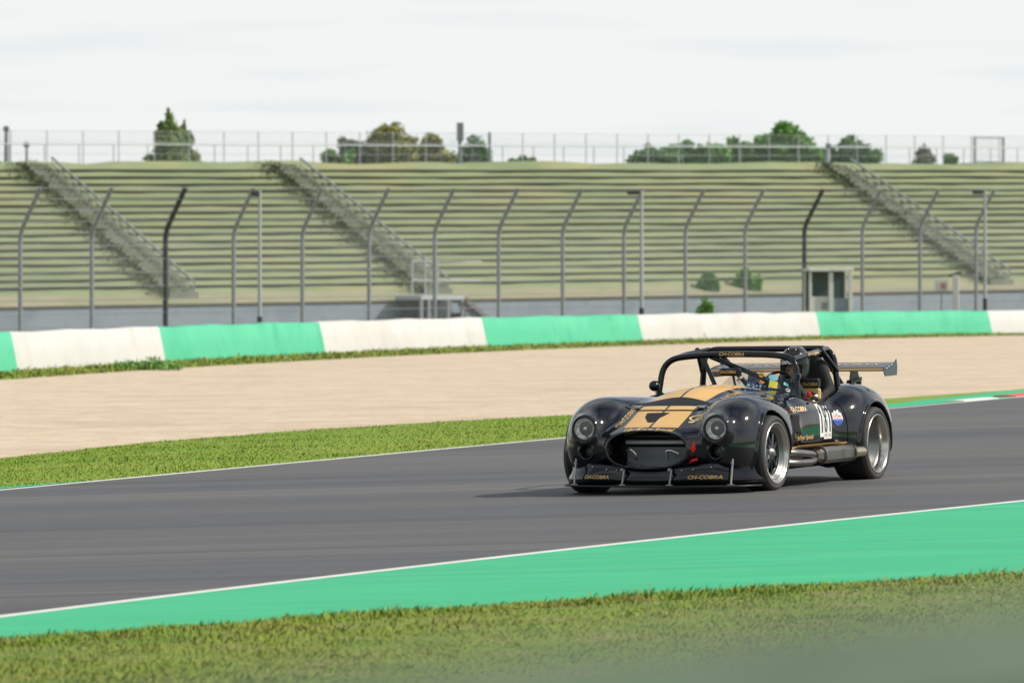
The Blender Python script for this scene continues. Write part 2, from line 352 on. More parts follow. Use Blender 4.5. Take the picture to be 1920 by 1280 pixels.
# ------------------------------------------------------------------ barrier
bar = empty('painted_barrier', tuple(E6[44]), label='long low barrier painted in green and off-white sections behind the gravel', cat='barrier')
M['bgreen'] = mat('barrier_green', (.045, .40, .225), .65, var=[(.070, .44, .26), (.035, .365, .20)], scale=.35, bump=.15, bscale=4)
noise_over(M['bgreen'], (.09, .47, .25), .5, .5, .75, (1, 1, 2, 0), seed=2, fac=.6)
M['bwhite'] = mat('barrier_white', (.50, .50, .475), .65, var=[(.53, .53, .51), (.46, .455, .42)], scale=.4, bump=.15, bscale=4)
noise_over(M['bwhite'], (.46, .41, .32), 1.1, .58, .75, (1, 1, .35, 0), seed=5, fac=.5); noise_over(M['bwhite'], (.44, .43, .38), 3.0, .60, .72, (1, 1, .12, 0), seed=9, fac=.45)
noise_over(M['bgreen'], (.02, .28, .14), 2.4, .60, .74, (1, 1, .12, 0), seed=6, fac=.45)
def at_u(m, u): f = (u + 320) / 32; i = int(f); i = min(max(i, 0), len(m) - 2); return m[i] * (1 - f + i) + m[i + 1] * (f - i)
ub = [-300, -262] + BU + [2215]
edges = [(-262, 35, 0), (35, 312, 1), (312, 612, 0), (612, 915, 1), (915, 1207, 0), (1207, 1540, 1), (1540, 1862, 0), (1862, 2200, 1)]
o0 = np.array(bar.location)
for (a, b, k) in edges:
    n = 14; rings = []
    for i in range(n + 1):
        u = a + (b - a) * i / n; p = at_u(E6, u); q = at_u(E6t, u); H = q[2] - p[2]
        nrm = np.array((-.80, .60, 0)); wob = .012 * math.sin(u * .11) + .008 * math.sin(u * .31 + 1); Ht = H + .015 * math.sin(u * .05) + .01 * math.sin(u * .17)
        rings.append([p - (0, 0, .25) - o0, p + nrm * .02 - o0, p + nrm * (.13 + wob) + (0, 0, Ht * .5) - o0, p + nrm * .24 + (0, 0, Ht - .03) - o0, p + nrm * .30 + (0, 0, Ht) - o0, p + nrm * .75 + (0, 0, Ht) - o0, p + nrm * .85 - (0, 0, .25) - o0])
    mb = MB(); mb.ring_loft(rings, smooth=True); mb.build('green_panel' if k == 0 else 'white_panel', M['bgreen'] if k == 0 else M['bwhite'], bar)
# ------------------------------------------------------------------ catch fence with cranked posts
PU = [38, 172, 310, 438, 567, 692, 815, 935, 1055, 1170, 1285, 1397, 1508, 1617, 1725, 1830]
PU = [-235, -98] + PU + [1933, 2034]
fen = empty('catch_fence', label='tall wire catch fence with posts cranked towards the track', cat='fence')
def fpt(u): return 165 + (u - 38) * (212 - 165) / (1830 - 38)
tops = []
for u in PU:
    y = fpt(u); r = (u - 38) / 1792; vb = 437 - 14 * r; vt = 352 + 3 * r; lean = 38 - 3 * r
    b = D(u, 640 - 30 * r, y); k = D(u, vb, y); t = D(u + lean, vt, y - .6); m = D(u, vb - 4, y)
    tops.append((b, k, t)); dark = u in (310, 1508)
    q = MB(); wd = .072 if not dark else .09; q.tube(arc([b - (0, 0, .4), k, t], .35), [wd] * 9, 8); q.build('post', M['dark_steel'] if dark else M['steel'], fen)
mb = MB()
for i in range(9):
    f = i / 8; mb.tube([b * (1 - f) + k * f + (0, -.09, 0) for b, k, t in tops], .012, 4)
for i in range(1, 5):
    f = i / 4; mb.tube([k * (1 - f) + t * f + (0, -.09, 0) for b, k, t in tops], .012, 4)
mb.build('cable', M['steel'], fen)
mesh = bpy.data.materials.new('fence_mesh'); mesh.use_nodes = True; t = mesh.node_tree; pb = t.nodes['Principled BSDF']
pb.inputs['Base Color'].default_value = (.33, .36, .38, 1); pb.inputs['Roughness'].default_value = .5
tcn = t.nodes.new('ShaderNodeTexCoord'); sp = t.nodes.new('ShaderNodeSeparateXYZ'); t.links.new(tcn.outputs['UV'], sp.inputs[0])
def wires(sock, out_l):
    a = t.nodes.new('ShaderNodeMath'); a.operation = 'FRACT'; t.links.new(sock, a.inputs[0])
    b = t.nodes.new('ShaderNodeMath'); b.operation = 'LESS_THAN'; b.inputs[1].default_value = .055; t.links.new(a.outputs[0], b.inputs[0]); return b
a1 = wires(sp.outputs['X'], 0); a2 = wires(sp.outputs['Y'], 0)
mxn = t.nodes.new('ShaderNodeMath'); mxn.operation = 'MAXIMUM'; t.links.new(a1.outputs[0], mxn.inputs[0]); t.links.new(a2.outputs[0], mxn.inputs[1]); t.links.new(mxn.outputs[0], pb.inputs['Alpha'])
def net(name, quads, parent, cell=.06, mt=None):
    vs, fs, uv = [], [], []; s = 0
    for (a, b, c, d) in quads:
        a, b, c, d = map(np.array, (a, b, c, d)); L1 = np.linalg.norm(b - a); L2 = np.linalg.norm(d - a); i = len(vs); vs += [a, b, c, d]; fs.append((i, i + 1, i + 2, i + 3))
        uv += [(s / cell, 0), ((s + L1) / cell, 0), ((s + L1) / cell, L2 / cell), (s / cell, L2 / cell)]; s += L1
    mb = MB(); mb.add(vs, fs, False); o = mb.build(name, mt or mesh, parent)
    ul = o.data.uv_layers.new(name='UVMap')
    for l, q in zip(ul.data, uv): l.uv = q
    return o
net('wire_mesh', [(tops[i][0], tops[i + 1][0], tops[i + 1][1], tops[i][1]) for i in range(len(tops) - 1)], fen)
net('wire_mesh', [(tops[i][1], tops[i + 1][1], tops[i + 1][2], tops[i][2]) for i in range(len(tops) - 1)], fen)
# ------------------------------------------------------------------ natural terraces
S0, S1 = -70.0, 130.0
M['drystrip'] = mat('dry_foot_strip', (.22, .24, .14), .9, var=[(.29, .265, .17), (.18, .22, .10)], scale=.5, stretch=(.4, .4, 1, 0))
stand = empty('terrace_stand', tuple(W(30, 0, 0)), label='empty grass terrace stand with rows of weathered bench planks', cat='stand')
so = np.array(stand.location)
NROW, Z1, RH, RT = 17, .62, .352, .76
prof = [(-.02, 0), (0.2, .02), (1.5, Z1 - .06)]
for i in range(NROW):
    b = 1.5 + i * RT; z = Z1 + i * RH; prof += [(b + .12, z - .02), (b + .48, z + .24), (b + RT - .02, z + RH - .06)]
bt = 1.5 + NROW * RT; prof += [(bt + .9, Z1 + NROW * RH + .33), (bt + 5, Z1 + NROW * RH + .36)]
ss = np.linspace(S0, S1, 120)
V = []
for j, (b, z) in enumerate(prof):
    for s in ss:
        wz = .03 * math.sin(s * .9 + j) + .02 * math.sin(s * 2.3 + j * 1.7) if 2 < j else 0
        if j >= len(prof) - 2: wz += .05 * math.sin(s * .35) + .04 * math.sin(s * .8)
        V.append(W(s, b, z + wz) - so)
n = len(ss); F = [(j * n + i, j * n + i + 1, (j + 1) * n + i + 1, (j + 1) * n + i) for j in range(len(prof) - 1) for i in range(n - 1)]
F1 = [f for f in F]; np_mesh('grass_bank', V[2 * n:], F1[:-2 * (n - 1)], M['terrace'], stand, smooth=False); np_mesh('foot_strip', V[:3 * n], F1[:2 * (n - 1)], M['drystrip'], stand, smooth=False)
for i in range(NROW):
    b = 1.5 + i * RT; z = Z1 + i * RH; mb = MB(); sg = np.linspace(S0, S1, 70)
    rings = []
    for s in sg:
        dz = .012 * math.sin(s * 1.7 + i) + .012 * math.sin(s * .6 + 2 * i)
        rings.append([W(s, b + .30, z + .20 + dz) - so, W(s, b + .30, z + .285 + dz) - so, W(s, b + .62, z + .285 + dz) - so, W(s, b + .62, z + .215 + dz) - so])
    mb.ring_loft(rings, smooth=False); mb.build('bench_plank', M['plank'], stand)
mb = MB()
mb.add([W(S0, 0, 0) - so, W(S1, 0, 0) - so, W(S1, 0, -2) - so, W(S0, 0, -2) - so, W(S0, .3, 0) - so, W(S1, .3, 0) - so], [(0, 1, 2, 3), (0, 4, 5, 1)], False)
mb.build('retaining_wall', M['concrete'], stand)
mb = MB(); A = [W(S0, -.06, .02), W(S1, -.06, .02)]
mb.ring_loft([[p + (0, 0, -.06) - so, p + (0, 0, .04) - so, p + SN * .12 + (0, 0, .04) - so, p + SN * .12 + (0, 0, -.06) - so] for p in A], smooth=False); mb.build('coping', M['plank'], stand)
M['stair'] = mat('stair_concrete', (.15, .175, .135), .9, var=[(.19, .21, .16), (.13, .155, .10)], scale=.8)
M['weed'] = mat('dark_weeds', (.09, .125, .06), .9, var=[(.14, .175, .085)], scale=1.0)
M['rail_grey'] = mat('weathered_handrail', (.27, .30, .29), .6)
def stair(u_top):
    s0 = s_at(u_top, bt + .4); mb = MB(); nst = 38; wdt = 1.25
    for i in range(nst):
        f0 = i / nst; b0 = .9 + f0 * (bt - .6); z0 = .48 + (b0 - .9) * .463; d = (bt - .6) / nst
        c = W(s0, b0 + d / 2, z0 - .10) - so; mb.box(c, (wdt * (1 + .25 * (1 - f0)), d * 1.02, .44), R(35.3))
    st = mb.build('stairway', M['stair'], stand)
    for sd in (1,):
        h = MB(); p = []
        for i in range(0, nst + 1, 3):
            f0 = i / nst; b0 = .9 + f0 * (bt - .6); z0 = .50 + (b0 - .9) * .463; a = W(s0 + sd * (wdt / 2 - .05), b0, z0) - so
            h.tube([a, a + (0, 0, .55)], .02, 5); p.append(a + (0, 0, .55))
        h.tube(p, .06, 6); h.tube([q - np.array((0, 0, .3)) for q in p], .03, 6); h.build('handrail', M['rail_grey'], st)
    nL = 4200; ff = rng.uniform(0, 1, nL) ** 1.2; b0 = .9 + ff * (bt - .6); z0 = .40 + (b0 - .9) * .463; sd = s0 - wdt / 2 - np.abs(rng.normal(0, .6, nL)) + .9 * rng.uniform(0, 1, nL) ** 2
    lump = .5 + .5 * np.sin(ff * 60); P = np.array([W(a, b, z + abs(rng.normal(0, .16)) * l) for a, b, z, l in zip(sd, b0, z0, lump)]) - so
    leaf_mesh('weeds', P, .075, M['weed'], stand)
def leaf_mesh(name, P, size, mt, parent=None, **k):
    m = len(P); a = rng.normal(size=(m, 3)); a /= np.linalg.norm(a, axis=1)[:, None]; b = rng.normal(size=(m, 3)); b -= a * (a * b).sum(1)[:, None]; b /= np.linalg.norm(b, axis=1)[:, None]
    s = (size * rng.uniform(.5, 1.3, m))[:, None]; V = np.stack([P - a * s, P + b * s * .55, P + a * s, P - b * s * .55], 1).reshape(-1, 3)
    q = np.arange(m)[:, None] * 4; return np_mesh(name, V, q + [0, 1, 2, 3], mt, parent, smooth=False, **k)
for u in (62, 528, 1562): stair(u)
# railing and mesh fence along the top
ZT = Z1 + NROW * RH + .33
ra = empty('top_railing', tuple(W(30, bt + 1.2, ZT)), label='thin steel railing with one top rail along the crest of the terraces', cat='railing'); ro = np.array(ra.location)
for i, s in enumerate(np.arange(-14, 82, 1.95)):
    mb = MB(); a = W(s, bt + 1.2, ZT - .1) - ro; mb.tube([a, a + (0, 0, .97)], .022, 5); mb.build('post', M['steel'], ra)
mb = MB(); mb.tube([W(-14, bt + 1.2, ZT + .87) - ro, W(82, bt + 1.2, ZT + .87) - ro], .035, 6); mb.build('top_rail', M['pale_steel'], ra)
mf = empty('mesh_fence', tuple(W(30, bt + 3.2, ZT)), label='taller see-through mesh fence on the skyline behind the railing', cat='fence'); mo = np.array(mf.location)
for s in np.arange(-14, 84, 2.05):
    mb = MB(); a = W(s, bt + 3.2, ZT - .1) - mo; mb.tube([a, a + (0, 0, 1.70)], .03, 5); mb.build('post', M['pale_steel'], mf)
mb = MB()
for h in (.45, 1.05, 1.58): mb.tube([W(-14, bt + 3.2, ZT + h) - mo, W(84, bt + 3.2, ZT + h) - mo], .009, 4)
mb.build('rail', M['pale_steel'], mf)
net('wire_mesh', [(W(-14, bt + 3.2, ZT) - mo, W(84, bt + 3.2, ZT) - mo, W(84, bt + 3.2, ZT + 1.6) - mo, W(-14, bt + 3.2, ZT + 1.6) - mo)], mf, .08)
def onstand(u, back): return W(s_at(u, back), back, ZT)
M['pole_grey'] = mat('pole_grey', (.33, .36, .37), .6)
def mast(u, v0, y, wd, name, label, cat, head=None, base=None, mt='steel', low=None):
    t = D(u, v0, y); b = base if base is not None else np.array((t[0], t[1], gz(t[0], t[1]) + .1)); h = t[2] - b[2]
    e = empty(name, tuple(b), label=label, cat=cat)
    mb = MB(); mb.tube([(0, 0, -.3), (0, 0, h * .5), (0, 0, h)], [wd, wd * .9, wd * .7], 8); mb.build('pole', M[mt], e)
    mb = MB(); mb.box((0, 0, -.02), (wd * 5, wd * 5, .08), bev=.01); mb.build('base_plate', M['steel'], e)
    if low:
        mb = MB(); mb.tube([(0, 0, 0), (0, 0, low)], wd * 1.25, 8); mb.build('dark_sleeve', M['dark_steel'], e)
    if head == 'cam':
        mb = MB(); mb.box((-.28, -.05, h - .08), (.42, .16, .13), bev=.03); mb.tube([(-.3, 0, h - .02), (0, 0, h - .02)], .03, 6); mb.build('camera_head', M['dark_steel'], e)
    if head == 'cam2':
        mb = MB(); mb.box((-.12, -.05, h - .1), (.24, .2, .16), bev=.03); mb.build('camera_head', M['dark_steel'], e)
    if head == 'box':
        mb = MB(); mb.box((0, -.1, h - .4), (.36, .25, .95), bev=.03); mb.build('speaker_box', M['steel'], e)
    if head == 'arm':
        mb = MB(); mb.box((0, -.08, h - .15), (.30, .16, .22), bev=.03); mb.build('lamp_head', M['steel'], e)
    return e
p = onstand(12, bt + 3); mast(12, 236, p[1], .12, 'steel_mast', 'thick grey mast on the skyline at the far left', 'mast', 'arm', p)
p = onstand(50, bt + 2); mast(46, 266, p[1], .07, 'steel_mast', 'short thin mast just right of the thick grey mast at far left', 'mast', 'arm', p)
p = onstand(863, bt + 3); mast(863, 233, p[1], .09, 'speaker_mast', 'mast with dark box on top beside the olive trees on the skyline', 'mast', 'box', p)
p = onstand(918, bt + 3); mast(919, 248, p[1], .10, 'steel_mast', 'plain mast at the right edge of the olive trees on the skyline', 'mast', None, p)
p = onstand(1553, bt + .5); mast(1553, 268, p[1], .10, 'pale_pillar', 'pale pillar at the head of the right-hand stairs', 'pillar', 'arm', p, 'pale_steel')
mast(487, 357, 150, .06, 'camera_pole', 'pale camera pole left of the middle stairs, in front of the catch fence', 'pole', 'cam2', mt='pole_grey', low=1.35)
mast(1203, 357, 172, .068, 'camera_pole', 'pale camera pole behind the joint of green and white barrier sections', 'pole', 'cam', mt='pole_grey', low=1.25)
mast(1847, 357, 198, .068, 'camera_pole', 'pale camera pole near the right edge, beside the last stairs', 'pole', 'cam', mt='pole_grey', low=1.2)
# gate frame on the skyline, right
p = onstand(1852, bt + 3.6); gf = empty('gate_frame', tuple(p), R(35.3), label='square steel gate frame on the skyline at the far right', cat='gate')
for x in (-.95, 1.15): mb = MB(); mb.box((x, 0, .75), (.14, .1, 1.6), bev=.01); mb.build('post', M['steel'], gf)
mb = MB(); mb.box((.1, 0, 1.5), (2.2, .08, .07)); mb.box((.1, 0, .15), (2.0, .05, .06)); mb.build('crossbar', M['steel'], gf)
net('wire_mesh', [((-.9, 0, .1), (1.1, 0, .1), (1.1, 0, 1.5), (-.9, 0, 1.5))], gf, .08)
# ------------------------------------------------------------------ trees
M['bark'] = mat('bark', (.09, .075, .055), .9, var=[(.13, .11, .085)], scale=6)
def leafm(name, a, b): return mat(name, a, .7, var=[b], scale=1.2)
M['lf_olive'] = leafm('olive_leaf', (.20, .23, .06), (.40, .38, .11)); M['lf_green'] = leafm('green_leaf', (.10, .25, .05), (.21, .43, .09))
M['lf_dark'] = leafm('dark_leaf', (.10, .22, .085), (.18, .33, .12)); M['lf_pine'] = leafm('conifer_leaf', (.09, .18, .065), (.26, .32, .08)); M['lf_grey'] = leafm('grey_leaf', (.13, .17, .12), (.22, .25, .17))
def tree(name, base, blobs, lf, label, cat, nper=420, size=.14, group=None, trunk=.09):
    e = empty(name, tuple(base), label=label, cat=cat, group=group); P = []; mb = MB()
    top = max(b[2] + b[5] * .3 for b in blobs)
    mb.tube([(0, 0, -.5), (.03, 0, top * .4), (-.02, .03, top * .8)], [trunk, trunk * .75, trunk * .35], 7)
    for (x, y, z, rx, ry, rz) in blobs:
        mb.tube([(0, 0, z * .35), (x * .6, y * .6, z * .75), (x, y, z)], [trunk * .5, trunk * .35, trunk * .15], 5)
        m = int(nper * (rx * rz) ** .8 * 3); d = rng.normal(size=(m, 3)); d /= np.linalg.norm(d, axis=1)[:, None]
        r = rng.uniform(.2, 1.08, m) ** .6 * (1 + .26 * np.sin(d[:, 0] * 7 + x * 9) * np.sin(d[:, 2] * 6 + z * 5) + .15 * rng.normal(size=m) * .6)
        P.append(np.array((x, y, z)) + d * r[:, None] * (rx, ry, rz)); m2 = m // 5; d2 = rng.normal(size=(m2, 3)); P.append(np.array((x, y, z + .1 * rz)) + np.clip(d2, -1.5, 1.5) * .58 * (rx, ry, rz))
    mb.build('trunk', M['bark'], e); leaf_mesh('crown', np.concatenate(P), size, lf, e); return e
def cone(h, r, n=7):
    o = []
    for i in range(n):
        f = i / (n - 1); q = r * (1 - f) ** .8 + .06
        for k in range(3 if f < .8 else 1): a = rng.uniform(0, 6.28); o.append((math.cos(a) * q * .45, math.sin(a) * q * .45, .25 + f * (h - .35), q * .75, q * .75, h / n * .9))
    return o
def px(h, y=270): return h * y / FPX
def bush(n, wd, h, flat=.6):
    o = []; ph = rng.uniform(0, 6)
    for i in range(int(n * 2.6)):
        x = rng.uniform(-wd, wd) * .95; q = h * rng.uniform(.12, .24) ; top = h * (1.16 - .42 * abs(x / wd) ** 2) * (.86 + .14 * math.sin(x / wd * 5 + ph)) * rng.uniform(.55, 1.04)
        z = max(q * .7, top - q); o.append((x, rng.uniform(-.5, .5) * wd * flat, z, q * rng.uniform(1, 1.4), q, q * rng.uniform(.8, 1.05)))
        if z > q: o.append((x * .9, 0, z * .45, q * 1.2, q, z * .6))
    return o
tree('spruce_tree', onstand(316, bt + 6), cone(px(96), px(33)), M['lf_pine'], 'tallest pointed conifer on the skyline at left', 'tree', 620, .12)
tree('spruce_tree', onstand(345, bt + 7.5), cone(px(76), px(24)), M['lf_pine'], 'shorter conifer touching the tall one on its right', 'tree', 520, .12)
tree('leafy_tree', onstand(735, bt + 7), bush(9, px(48), px(74)), M['lf_olive'], 'tallest olive-brown tree of the skyline group left of the speaker mast', 'tree', 330, .12)
tree('leafy_tree', onstand(668, bt + 8), bush(8, px(44), px(58)), M['lf_grey'], 'thin greyish tree on the left side of the olive-brown tree', 'tree', 130, .12)
tree('leafy_shrub', onstand(640, bt + 6), bush(5, px(38), px(30)), M['lf_green'], 'low green shrub at the left foot of the greyish tree', 'shrub', 230, .10)
tree('leafy_tree', onstand(808, bt + 7), bush(6, px(34), px(58)), M['lf_olive'], 'rounded olive tree between the tallest one and the speaker mast', 'tree', 330, .12)
tree('leafy_tree', onstand(890, bt + 8), bush(6, px(30), px(52)), M['lf_dark'], 'dark thin tree between the speaker mast and the plain mast', 'tree', 170, .11)
tree('leafy_shrub', onstand(977, bt + 5), bush(4, px(28), px(20)), M['lf_dark'], 'small lone dark shrub on the skyline right of the plain mast', 'shrub', 300, .09)
tree('leafy_bush', onstand(1225, bt + 7), bush(9, px(50), px(40)), M['lf_dark'], 'dark bush at the left end of the green skyline hedge', 'bush', 420, .12)
tree('leafy_bush', onstand(1298, bt + 7), bush(11, px(64), px(50)), M['lf_green'], 'mid-height bush in the left half of the green skyline hedge', 'bush', 420, .12)
tree('leafy_bush', onstand(1452, bt + 8), bush(16, px(92), px(76)), M['lf_green'], 'biggest and tallest bush of the green skyline hedge', 'bush', 420, .13)
tree('leafy_bush', onstand(1594, bt + 7), bush(9, px(56), px(54)), M['lf_dark'], 'bush behind the head of the right-hand stairs', 'bush', 380, .12)
tree('spruce_tree', onstand(1732, bt + 7), cone(px(42), px(22), 5), M['lf_grey'], 'faint greyish conifer near the right end of the skyline', 'tree', 420, .09)
tree('leafy_shrub', onstand(1785, bt + 4), bush(4, px(16), px(26)), M['lf_green'], 'small round bright shrub next to the greyish conifer', 'shrub', 420, .08)
tree('leafy_shrub', W(s_at(1627, bt - .3), bt - .3, ZT - .6), bush(3, px(15), px(12)), M['lf_green'], 'tiny green shrub on the top step right of the stairs', 'shrub', 420, .07)
tree('leafy_bush', W(s_at(1350, 0), .9, .15), bush(5, px(17), px(38)), M['lf_dark'], 'dark green bush at the stand foot left of the rounder bush', 'bush', 420, .08)
tree('leafy_bush', W(s_at(1425, 0), 1.0, .2), bush(6, px(21), px(38)), M['lf_green'], 'round green bush at the stand foot left of the marshal hut', 'bush', 450, .08)
p = D(1322, 592, 180); tree('leafy_shrub', p, bush(4, .2, .72), M['lf_green'], 'bright green weed rising behind the white barrier section', 'shrub', 600, .05, trunk=.02)
p = at_u(E5, 262); tree('leafy_weed', p, [(-.3, 0, .1, .4, .3, .14), (.3, .1, .14, .35, .3, .18), (.75, 0, .08, .3, .2, .1)], M['lf_green'], 'low green weed at the foot of the first white barrier section', 'weed', 700, .05, trunk=.02)
# ------------------------------------------------------------------ marshal hut
p = D(1552, 600, 196); mh = empty('marshal_hut', tuple(p), R(8), label='open white marshal hut with flat roof behind the barrier', cat='hut'); hz = 1.92
mb = MB(); mb.box((-.44, 0, hz), (.86, 1.3, .13), bev=.02); mb.box((.45, 0, hz + .01), (.88, 1.3, .13), bev=.02); mb.build('roof', M['hut'], mh)
for x, wd in ((-.78, .10), (0.02, .17), (.78, .14)):
    mb = MB(); mb.box((x, -.5, hz / 2 - .1), (wd, .1, hz - .0), bev=.01); mb.build('post', M['hut'], mh)
for x in (-.8, .8): mb = MB(); mb.box((x, .5, hz / 2 - .1), (.08, .08, hz)); mb.build('post', M['hut'], mh)
mb = MB(); mb.box((-.38, -.42, .45), (.66, .05, .9)); mb.build('front_panel', M['hut'], mh)
mb = MB(); mb.box((-.22, -.46, .55), (.2, .04, .26)); mb.build('notice', M['steel'], mh)
mb = MB(); mb.box((.42, -.42, .42), (.62, .05, .85)); mb.build('mesh_panel', M['concrete'], mh)
mb = MB(); mb.box((0, .52, .95), (1.5, .04, 1.85)); mb.build('back_wall', M['hutdark'], mh)  # wall coloured dark to give the hut its shaded interior
p = D(1765, 600, 200); sg = empty('marker_sign', tuple(p), label='small white and red board standing left of the white post', cat='sign')
mb = MB(); mb.tube([(0, 0, -.3), (0, 0, 1.3)], .03, 6); mb.build('pole', M['steel'], sg)
mb = MB(); mb.box((0, -.04, 1.36), (.52, .04, .46), bev=.01); mb.build('board', M['hut'], sg)
mb = MB(); mb.box((.07, -.07, 1.33), (.20, .015, .24)); mb.build('red_patch', mat('faded_red', (.42, .20, .19), .7), sg)
p = D(1792, 600, 200); wp = empty('white_post', tuple(p), label='white wooden post with a dark cap right of the white and red board', cat='post')
mb = MB(); mb.box((0, 0, .85), (.24, .16, 1.8), bev=.02); mb.build('shaft', M['hut'], wp)
mb = MB(); mb.tube([(-.3, 0, 1.72), (.22, 0, 1.86)], .05, 6); mb.build('cap', M['dark_steel'], wp)
# ------------------------------------------------------------------ access platform at the foot of the middle stairs
s1 = s_at(806, -1.3); p = W(s1, -1.3, -1.3); ap = empty('access_platform', tuple(p), R(35.3), label='raised grey access platform with stairs below the middle terrace stairs', cat='platform')
mb = MB(); mb.box((0, 0, 1.46), (2.5, 2.2, .20), bev=.02); mb.build('deck', M['pale_steel'], ap)
for x in (-1.18, -.75, .35, 1.16): mb = MB(); mb.box((x, -1.0, .68), (.14, .14, 1.4)); mb.build('leg', M['steel'], ap)
mb = MB(); mb.box((.30, .8, .65), (2.9, .06, 1.35)); mb.build('deck_shade_sheet', mat('void_shade_blue', (.035, .05, .065), .7), ap)  # dark blue sheet stands in for the shade under the deck
mb = MB(); mb.box((1.75, .2, .35), (.9, .05, .8)); mb.build('stair_shade_sheet', M['dark_steel'], ap)  # dark sheet added to deepen the shade below the steps
mb = MB()
for i in range(10): mb.box((1.33 + i * .20, -.55, 1.42 - i * .145), (.26, 1.1, .11))
mb.build('steps', mat('rusty_steps', (.17, .125, .105), .8), ap)
mb = MB(); mb.tube([(1.2, -1.15, 1.25), (3.2, -1.15, -.15)], .09, 6); mb.build('stringer', M['dark_steel'], ap)
mb = MB()
for x in (-.4, .35, 1.05): mb.tube([(x, .9, 1.5), (x, .9, 3.2)], .04, 6)
for z in (2.3, 3.2): mb.tube([(-.4, .9, z), (3.6, .9, z)], .025, 6)
mb.build('guard_rail', M['pale_steel'], ap)
net('wire_mesh', [((.55, .9, 1.55), (1.15, .9, 1.55), (1.15, .9, 3.1), (.55, .9, 3.1))], ap, .03)
# ------------------------------------------------------------------ guard rail right beside the photographer
M['armco'] = mat('weathered_rail', (.10, .155, .10), .6, var=[(.13, .18, .12), (.08, .12, .09)], scale=3)
yy = 2.2
gr = empty('guard_rail', (0, yy, 0), label='blurred grey-green guard rail across the bottom right corner', cat='guard rail')
mb = MB(); rings = []
for x in (-1.2, -.2, .2, 1.5, 6.0):
    zt = -.150 + (x - .03) * .115; yb = x * .1
    rings.append([(x, yb - .02, zt - .26), (x, yb - .02, zt - .2), (x, yb - .06, zt - .15), (x, yb - .02, zt - .10), (x, yb - .06, zt - .04), (x, yb - .02, zt), (x, yb, zt), (x, yb, zt - .26)])
mb.ring_loft(rings, smooth=False); mb.build('rail', M['armco'], gr)
for x in (1.2, 3.2, 5.2): mb = MB(); mb.box((x, x * .1 + .06, -.85), (.08, .1, 1.6)); mb.build('post', M['armco'], gr)

# ================================================================== IMPLICIT SURFACES
def smin(a, b, k): h = np.clip(.5 + .5 * (b - a) / k, 0, 1); return b * (1 - h) + a * h - k * h * (1 - h)
def smax(a, b, k): return -smin(-a, -b, k)
def lut(xs, ys, sig=.07):
    xs, ys = np.array(xs[::-1], float), np.array(ys[::-1], float); g = np.arange(-4.2, 1.6, .01); v = np.interp(g, xs, ys)
    k = np.exp(-.5 * (np.arange(-30, 31) * .01 / sig) ** 2); k /= k.sum(); v = np.convolve(np.pad(v, 30, mode='edge'), k, 'valid')
    return lambda x: np.interp(x, g, v)
def grad(f, P, h=.002):
    g = np.zeros_like(P)
    for a in range(3):
        e = np.zeros(3); e[a] = h; A = P + e; B = P - e
        g[:, a] = f(A[:, 0], A[:, 1], A[:, 2]) - f(B[:, 0], B[:, 1], B[:, 2])
    return g / (2 * h)
def isosurface(f, lo, hi, h, newton=3):
    ax = [np.arange(lo[i], hi[i] + h, h) for i in range(3)]
    F = f(ax[0][:, None, None], ax[1][None, :, None], ax[2][None, None, :]); F = np.broadcast_to(F, tuple(len(a) for a in ax))
    s = F < 0; nx, ny, nz = [q - 1 for q in F.shape]
    acc = np.zeros((nx, ny, nz, 3)); cnt = np.zeros((nx, ny, nz))
    cr = []
    for a in range(3):
        sl0 = [slice(None)] * 3; sl1 = [slice(None)] * 3; sl0[a] = slice(0, -1); sl1[a] = slice(1, None)
        f0, f1 = F[tuple(sl0)], F[tuple(sl1)]; c = (f0 < 0) != (f1 < 0); cr.append(c)
        I = np.argwhere(c); t = f0[c] / (f0[c] - f1[c])
        o = [q for q in range(3) if q != a]
        P = I.astype(float); P[:, a] += t
        for d0 in (0, -1):
            for d1 in (0, -1):
                J = I.copy(); J[:, o[0]] += d0; J[:, o[1]] += d1
                ok = (J >= 0).all(1) & (J[:, 0] < nx) & (J[:, 1] < ny) & (J[:, 2] < nz); q = J[ok]
                np.add.at(acc, (q[:, 0], q[:, 1], q[:, 2]), P[ok]); np.add.at(cnt, (q[:, 0], q[:, 1], q[:, 2]), 1)
    act = cnt > 0; ids = -np.ones(cnt.shape, int); ids[act] = np.arange(act.sum())
    V = acc[act] / cnt[act][:, None] * h + np.array(lo)
    Q = []
    for a in range(3):
        I = np.argwhere(cr[a]); o = [(a + 1) % 3, (a + 2) % 3]
        ok = (I[:, o[0]] > 0) & (I[:, o[1]] > 0) & (I[:, o[0]] < (nx, ny, nz)[o[0]]) & (I[:, o[1]] < (nx, ny, nz)[o[1]]); I = I[ok]
        c = []
        for (d0, d1) in ((-1, -1), (0, -1), (0, 0), (-1, 0)):
            J = I.copy(); J[:, o[0]] += d0; J[:, o[1]] += d1; c.append(ids[J[:, 0], J[:, 1], J[:, 2]])
        q = np.stack(c, 1); flip = s[I[:, 0], I[:, 1], I[:, 2]]; q[~flip] = q[~flip][:, ::-1]; Q.append(q)
    Q = np.concatenate(Q)
    for _ in range(newton):
        g = grad(f, V); v = f(V[:, 0], V[:, 1], V[:, 2]); n2 = (g ** 2).sum(1) + 1e-6
        st = -g * (v / n2)[:, None]; ln = np.linalg.norm(st, axis=1); st *= np.minimum(1, .5 * h / (ln + 1e-9))[:, None]; V = V + st
    g = grad(f, V); g /= np.linalg.norm(g, axis=1)[:, None] + 1e-9
    return V, Q, g
